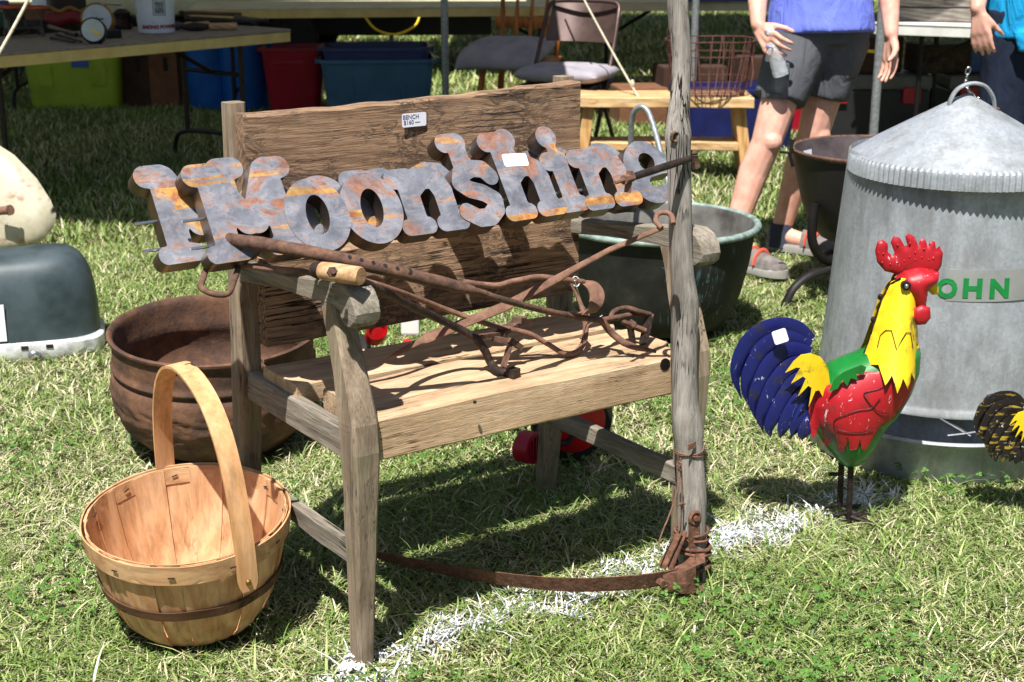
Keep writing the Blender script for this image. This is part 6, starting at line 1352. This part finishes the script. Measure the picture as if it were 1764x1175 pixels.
canopy('white market canopy over the white table and tool boxes', 1.66, 5.6, 7.12, 10.5, 2.3, .5, ((1.79, 7.18), (5.5, 7.0), (5.5, 10.4)))
canopy('white market canopy over the pale table', -.1, 1.62, 8.2, 10.5, 2.35, .3, ((1.10, 8.9),))
canopy('unseen far canopy added to shade the lawn beyond the stalls', -.9, 7.5, 10.7, 17.2, 2.4, .6, ((7.4, 10.8), (7.4, 17.0), (-.8, 17.0)))  # out-of-view roof, added to keep the far lawn in shade
def rope(label, a, b, r=.006, knot_=None):
    t = thing('guy_rope', label, 'rope', b, 0, 'guy ropes'); m_ = MB(); m_.tube([lerp(a, b, i / 12) + Vector((0, 0, -.02 * math.sin(PI * i / 12))) for i in range(13)], r, 8); m_.build('line', 'rope', t, None, 60)
    if knot_ is not None:
        m_ = MB(); m_.ball(lerp(a, b, knot_), r * 2.4, 8, 6, (1, 1, 1.8)); m_.build('knot', 'rope', t, None, 60)
    return t
rope('taut white guy rope crossing the left end of the tool table', Y(110, -130, 5.6), Y(-30, 140, 5.35) , .0065)
rope('brown guy rope running down past the folding chair', Y(960, -90, 7.6), Y(1128, 215, 6.9), .005, .78)

# ------------------------------------------------------------------ people
def capsule(mb, a, ra, b, rb, n=14, flat=False, sq=(1, 1), up=None):
    a, b = Vector(a), Vector(b); T = (b - a); L = T.length; T.normalize(); st = []
    if not flat:
        for q in range(4, 0, -1): th = q * PI / 8.5; st.append((a - T * ra * math.sin(th), ra * math.cos(th)))
    for q in range(5): t = q / 4; st.append((a + T * L * t, lerp(ra, rb, t)))
    if not flat:
        for q in range(1, 5): th = q * PI / 8.5; st.append((b + T * rb * math.sin(th), rb * math.cos(th)))
    mb.tube([p for p, r in st], [(r * sq[0], r * sq[1]) for p, r in st], n, up=up)
def fused(mb, name, mat, parent, vox, it=4, fac=.5):
    me = bpy.data.meshes.new('tmp'); me.from_pydata([tuple(v) for v in mb.v], [], mb.f); o = bpy.data.objects.new('tmp', me); COL.objects.link(o)
    bm = bmesh.new(); bm.from_mesh(me); bmesh.ops.recalc_face_normals(bm, faces=bm.faces); bm.to_mesh(me); bm.free()
    r = o.modifiers.new('r', 'REMESH'); r.mode = 'VOXEL'; r.voxel_size = vox; s = o.modifiers.new('s', 'SMOOTH'); s.iterations = it; s.factor = fac
    m2 = bpy.data.meshes.new_from_object(o.evaluated_get(bpy.context.evaluated_depsgraph_get())); bpy.data.objects.remove(o); m2.name = name; m2.transform(parent_mat(parent).inverted()); m2.materials.clear()
    return link(name, m2, mat, parent, None, 80)
def hand(mb, w, tip, palm_n, side, curl, thumb=.7, k=1.0):
    """palm and five fingers: w wrist, tip direction, palm normal; curl bends the fingers towards the palm normal"""
    w = Vector(w); d = Vector(tip).normalized(); n = Vector(palm_n); n = (n - d * n.dot(d)).normalized(); s = d.cross(n).normalized() * side
    for q in (-1, 0, 1): capsule(mb, w + s * q * .012 * k, .017 * k, w + d * .075 * k + s * q * .027 * k, .0135 * k, 10)
    ends = []
    for q, (off, L) in enumerate(((-.036, .062), (-.0125, .075), (.0125, .078), (.036, .07))):
        p = w + d * .082 * k + s * off * k; dd = d.copy()
        for g, (f, r0, r1) in enumerate(((.42, .0098, .009), (.33, .009, .0082), (.25, .0082, .007))):
            dd = (dd + n * math.tan(curl[g])).normalized(); p2 = p + dd * L * f * k * 1.05; capsule(mb, p, r0 * k, p2, r1 * k, 8); p = p2
        ends.append(p)
    p = w + d * .022 * k + s * .022 * k
    for g, (L, r0, r1) in enumerate(((.042, .0165, .013), (.034, .012, .0105), (.028, .0105, .008))):
        dd = (d * .62 + s * (.75 - .3 * g) * thumb + n * (.35 + .18 * g)).normalized(); p2 = p + dd * L * k; capsule(mb, p, r0 * k, p2, r1 * k, 8); p = p2
    return ends, p, s, n, d
def head(t, c, face, hair='hair_brown'):
    c = Vector(c); f = Vector(face).normalized(); s = f.cross(Vector((0, 0, 1))).normalized(); u = Vector((0, 0, 1)); m_ = MB()
    for q in (-1, 1):
        e = c + f * .083 + s * q * .032 + u * .0; m_ = MB(); m_.ball(e, .0125, 10, 8); m_.build('eye', 'eye_white', t, None, 60); m_ = MB(); m_.ball(e + f * .009, .006, 8, 6); m_.build('iris', 'hair_brown', t, None, 60)
    m_ = MB(); m_.tube([c + f * .094 + s * x - u * .058 for x in (-.024, 0, .024)], [.004, .0065, .004], 8); m_.build('mouth', 'lips', t, None, 60)
    m_ = MB()
    for a in np.linspace(0, PI, 9):
        capsule(m_, c + u * .03 - f * .02 + s * .06 * math.cos(a) + u * .05 * math.sin(a), .045, c - f * .075 + s * .07 * math.cos(a) - u * .06, .03, 8)
    fused(m_, 'hair', hair, t, .012, 3)
def head_blobs(m_, c, face):
    c = Vector(c); f = Vector(face).normalized(); s = f.cross(Vector((0, 0, 1))).normalized(); u = Vector((0, 0, 1))
    m_.ball(c + u * .03 - f * .01, .088, 16, 12, (.92, 1.0, 1.05)); capsule(m_, c + u * .0 + f * .02, .066, c - u * .075 + f * .045, .036, 12); capsule(m_, c + f * .085 + u * .0, .009, c + f * .108 - u * .03, .013, 8)
    for q in (-1, 1): m_.ball(c + s * q * .085 - u * .01 - f * .01, .022, 8, 6, (.5, 1, 1.3))
def shoe(t, heel, toe, kindm, strap=None):
    heel, toe = Vector(heel), Vector(toe); d = (toe - heel); L = d.length; d.normalize(); s = d.cross(Vector((0, 0, 1))).normalized(); rings = []
    prof = [(-.10, .020, .012), (-.04, .033, .018), (.2, .036, .02), (.45, .036, .022), (.7, .046, .022), (.9, .042, .02), (1.0, .028, .015), (1.06, .01, .008)]
    m_ = MB(); m_.loft([[heel + d * L * f + s * w * c_ + Vector((0, 0, z)) for c_, z in ((-1, -.004), (1, -.004), (1.06, .018), (.9, .026), (-.9, .026), (-1.06, .018))] for f, w, _ in prof]); so = m_.build('sole', 'sandal_sole', t, None, 50)
    m_ = MB(); m_.loft([[heel + d * L * f + s * w * math.cos(a) + Vector((0, 0, .024 + hh * math.sin(a))) for a in np.linspace(0, PI, 9)] for f, w, hh in ((.42, .036, .062), (.55, .04, .056), (.7, .045, .046), (.85, .043, .038), (.97, .032, .028), (1.04, .014, .016))]); m_.build('shoe_upper', kindm, t, None, 60)
    m_ = MB(); m_.loft([[heel + d * L * f + s * w * math.cos(a) + Vector((0, 0, .024 + hh * math.sin(a))) for a in np.linspace(0, PI, 9)] for f, w, hh in ((-.1, .02, .05), (-.06, .032, .062), (.06, .035, .05), (.1, .035, .045))]); m_.build('heel_cup', kindm, t, None, 60)
    if strap:
        for f in (.5, .64): m_ = MB(); m_.tube([heel + d * L * f + s * .044 * math.cos(a) + Vector((0, 0, .026 + .058 * (1.15 - f * .4) * math.sin(a))) for a in np.linspace(.1, PI - .1, 10)], [(.011, .004)] * 10, 8, up=tuple(d)); m_.build('strap', strap, t, None, 60)
# --- woman in charcoal shorts
wm = thing('person', 'person in periwinkle shirt and charcoal shorts holding a water bottle', 'person', (1.06, 5.35, 0))
SKN = MB(); hipR, hipL = Vector((1.05, 5.38, .84)), Vector((1.20, 5.42, .84)); kR, kL = Vector((.925, 5.26, .452)), Vector((1.125, 5.42, .452)); aR, aL = Vector((.80, 5.20, .085)), Vector((1.035, 5.47, .085))
capsule(SKN, hipR, .085, lerp(hipR, kR, .75), .064); capsule(SKN, lerp(hipR, kR, .75), .064, kR, .056); capsule(SKN, kR, .055, lerp(kR, aR, .3) + Vector((-.005, .018, 0)), .056); capsule(SKN, lerp(kR, aR, .3) + Vector((-.005, .018, 0)), .056, aR, .035); SKN.ball(kR + Vector((.012, -.022, .005)), .042, 12, 8)
capsule(SKN, hipL, .085, lerp(hipL, kL, .75), .066); capsule(SKN, lerp(hipL, kL, .75), .066, kL, .058); capsule(SKN, kL, .057, lerp(kL, aL, .3) + Vector((-.006, .02, 0)), .058); capsule(SKN, lerp(kL, aL, .3) + Vector((-.006, .02, 0)), .058, aL, .036); SKN.ball(kL + Vector((.02, -.02, .005)), .043, 12, 8)
for a_, to in ((aR, Vector((.93, 5.06, .035))), (aL, Vector((1.20, 5.36, .035)))): capsule(SKN, a_ + Vector((0, 0, -.02)), .034, to, .026); capsule(SKN, a_ + Vector((-.02, .02, -.03)), .03, to + Vector((-.04, .04, 0)), .028)
ch = Vector((1.12, 5.42, 1.22)); capsule(SKN, Vector((1.125, 5.40, .88)), .125, Vector((1.12, 5.42, 1.06)), .118); capsule(SKN, Vector((1.12, 5.42, 1.06)), .118, ch, .13); capsule(SKN, ch + Vector((0, .01, .1)), .055, ch + Vector((0, -.01, .2)), .05); head_blobs(SKN, ch + Vector((.0, -.02, .30)), (.35, -.94, 0))
shR, shL = ch + Vector((-.165, 0, .07)), ch + Vector((.165, .02, .07)); elR, elL = Vector((.885, 5.40, 1.04)), Vector((1.375, 5.46, 1.02)); wrR, wrL = Vector((.872, 5.25, .872)), Vector((1.375, 5.36, .83))
for s_, e_, w_ in ((shR, elR, wrR), (shL, elL, wrL)): capsule(SKN, ch + Vector((0, 0, .05)), .07, s_, .056); capsule(SKN, s_, .052, e_, .040); capsule(SKN, e_, .040, lerp(e_, w_, .35), .039); capsule(SKN, lerp(e_, w_, .35), .039, w_, .026)
hR = hand(SKN, wrR + Vector((.004, -.004, -.012)), (.35, -.8, -.5), (.8, .45, -.2), 1, (.45, .75, .6), .7); hL = hand(SKN, wrL + Vector((0, 0, -.012)), (-.02, -.2, -1), (-.55, -.2, .15), -1, (.12, .25, .25), .9)
bodyo = fused(SKN, 'body', 'skin', wm, .0045, 5)
SH = MB(); capsule(SH, Vector((1.06, 5.39, .86)), .125, Vector((1.19, 5.41, .86)), .125, 18)
for h_, k_ in ((hipR, kR), (hipL, kL)): capsule(SH, h_ + Vector((0, 0, -.02)), .118, lerp(h_, k_, .63), .094, 20, True)
capsule(SH, Vector((1.125, 5.40, .8)), .13, Vector((1.125, 5.40, .98)), .13, 20, True, (1.25, .95), (0, 1, 0)); so = fused(SH, 'shorts', 'shorts_charcoal', wm, .009, 4)
for h_, k_ in ((hipR, kR),):
    q = lerp(h_, k_, .42) + Vector((-.055, -.088, 0)); mm = MB(); mm.box(q, (.10, .012, .13), -.55); mm.build('cargo_pocket', 'shorts_charcoal', so, None, 0, .006)
ST_ = MB(); capsule(ST_, Vector((1.125, 5.40, .83)), .176, Vector((1.12, 5.42, 1.08)), .146, 24, True, (1.14, .98), (0, 1, 0)); capsule(ST_, Vector((1.12, 5.42, 1.05)), .14, ch + Vector((0, 0, .06)), .148, 24, True, (1.15, .9), (0, 1, 0)); capsule(ST_, ch + Vector((-.1, 0, .06)), .08, ch + Vector((.1, .01, .06)), .08)
for s_, e_ in ((shR, elR), (shL, elL)): capsule(ST_, s_, .07, lerp(s_, e_, .6), .064, 16, True)
fused(ST_, 'shirt', 'shirt_periwinkle', wm, .01, 5); head(wm, ch + Vector((.0, -.02, .30)), (.35, -.94, 0))
shoe(wm, aR + Vector((-.02, .02, -.075)), (.965, 5.02, .01), 'sandal_grey', 'strap_coral'); shoe(wm, aL + Vector((-.02, .01, -.075)), (1.245, 5.33, .01), 'sandal_grey', 'strap_coral')
for a_, d_ in ((aR, (.0, 0, 0)), (aL, (0, 0, 0))): mm = MB(); mm.tube([a_ + Vector((0, 0, .025)), a_ + Vector((0, 0, -.03)), a_ + Vector((.0, 0, -.065))], [.042, .046, .05], 16); mm.build('sock', 'sock_navy', wm, None, 60)
q = wrR + Vector((.03, -.085, -.07)); mm = MB(); mm.tube([q + Vector((.012 * math.cos(a), .012 * math.sin(a), -.004 * math.cos(a))) for a in np.linspace(0, 6.2, 12)], .002, 6, closed=True); rg = mm.build('finger_ring', 'ring_silver', wm); mm = MB(); mm.ball(q + Vector((-.008, -.012, 0)), .006, 8, 6); mm.build('stone', 'gem_blue', rg)
bq = Y(1346, 132, 5.185); bt = Y(1324, 50, 5.19); ax_ = (bt - bq); Lb = ax_.length; ax_.normalize(); wbt = thing('water_bottle', 'clear plastic water bottle with white cap in the woman\'s hand', 'bottle', bq); mm = MB(); P = [(0, .012), (.003, .026), (.02, .0285), (.03, .027), (.04, .0285), (.06, .027), (.072, .0285), (.09, .028), (.115, .025), (.135, .015), (.145, .012), (.16, .012)]
k_ = Lb / .172; mm.tube([bq + ax_ * z * k_ for z, r in P], [r for z, r in P], 22, True); mm.build('bottle_wall', 'bottle_plastic', wbt, None, 60); mm = MB(); mm.tube([bt - ax_ * .018, bt], .0148, 16); mm.build('cap', 'enamel_white', wbt, None, 40)
# --- person in turquoise shirt at the right edge
p2 = thing('person', 'person in turquoise shirt and navy trousers at the right edge', 'person', (1.97, 5.62, 0)); S2 = MB(); c2 = Vector((1.99, 5.62, 1.30))
for sx in (-1, 1):
    h_ = c2 + Vector((sx * .09, 0, -.42)); k2 = h_ + Vector((sx * .02, -.02, -.42)); a2 = k2 + Vector((0, .03, -.38)); capsule(S2, h_, .09, k2, .06); capsule(S2, k2, .06, a2, .038); capsule(S2, a2, .036, a2 + Vector((-.02, -.16, -.05)), .03)
capsule(S2, c2 + Vector((0, 0, -.4)), .13, c2 + Vector((0, 0, -.1)), .135); capsule(S2, c2 + Vector((0, 0, -.1)), .14, c2, .14); capsule(S2, c2 + Vector((0, 0, .1)), .06, c2 + Vector((0, -.01, .2)), .055); head_blobs(S2, c2 + Vector((0, -.02, .32)), (-.3, -.95, 0))
w2 = Y(1684, 14, 5.42)
for s_, e_, w_ in ((c2 + Vector((-.19, 0, .06)), Vector((1.76, 5.60, 1.10)), w2), (c2 + Vector((.19, 0, .06)), c2 + Vector((.25, .03, -.2)), c2 + Vector((.22, -.1, -.42)))): capsule(S2, c2 + Vector((0, 0, .03)), .08, s_, .062); capsule(S2, s_, .058, e_, .043); capsule(S2, e_, .043, lerp(e_, w_, .35), .042); capsule(S2, lerp(e_, w_, .35), .042, w_, .028)
hand(S2, w2 + Vector((.003, -.003, -.012)), (.16, -.15, -1), (.6, .6, .1), 1, (.12, .2, .2), .5); hand(S2, c2 + Vector((.22, -.1, -.43)), (0, -.2, -1), (-.6, 0, .1), -1, (.2, .3, .3))
fused(S2, 'body', 'skin', p2, .0065, 5); TR = MB()
for sx in (-1, 1):
    h_ = c2 + Vector((sx * .085, 0, -.40)); k2 = h_ + Vector((sx * .02, -.02, -.44)); a2 = k2 + Vector((0, .02, -.40)); capsule(TR, h_, .118, k2, .088, 18, True); capsule(TR, k2 + Vector((0, 0, .02)), .088, a2, .082, 18, True)
capsule(TR, c2 + Vector((0, 0, -.46)), .14, c2 + Vector((0, 0, -.26)), .135, 20, True, (1.2, .9), (0, 1, 0)); fused(TR, 'trousers', 'trousers_navy', p2, .010, 4)
TS = MB(); capsule(TS, c2 + Vector((0, 0, -.50)), .165, c2 + Vector((0, 0, -.12)), .15, 24, True, (1.22, .95), (0, 1, 0)); capsule(TS, c2 + Vector((0, 0, -.16)), .152, c2 + Vector((0, 0, .06)), .155, 24, True, (1.2, .9), (0, 1, 0)); capsule(TS, c2 + Vector((-.12, 0, .06)), .085, c2 + Vector((.12, 0, .06)), .085)
TS.add([c2 + Vector(v) for v in ((-.14, -.165, -.47), (.04, -.165, -.47), (-.02, -.17, -.545), (-.11, -.165, -.545), (-.14, -.145, -.47), (.04, -.145, -.47), (-.02, -.15, -.545), (-.11, -.145, -.545))], [(0, 1, 2, 3), (7, 6, 5, 4), (0, 4, 5, 1), (1, 5, 6, 2), (2, 6, 7, 3), (3, 7, 4, 0)])
for s_, e_ in ((c2 + Vector((-.19, 0, .06)), Vector((1.76, 5.60, 1.10))), (c2 + Vector((.19, 0, .06)), c2 + Vector((.25, .03, -.2)))): capsule(TS, s_, .08, lerp(s_, e_, .8), .072, 16, True)
fused(TS, 'shirt', 'shirt_turquoise', p2, .010, 4); head(p2, c2 + Vector((0, -.02, .32)), (-.3, -.95, 0))
for sx in (-1, 1): h_ = c2 + Vector((sx * .105, .02, -1.28)); shoe(p2, (h_.x, h_.y + .04, .01), (h_.x - .03, h_.y - .19, .01), 'leg_black')
lawn()
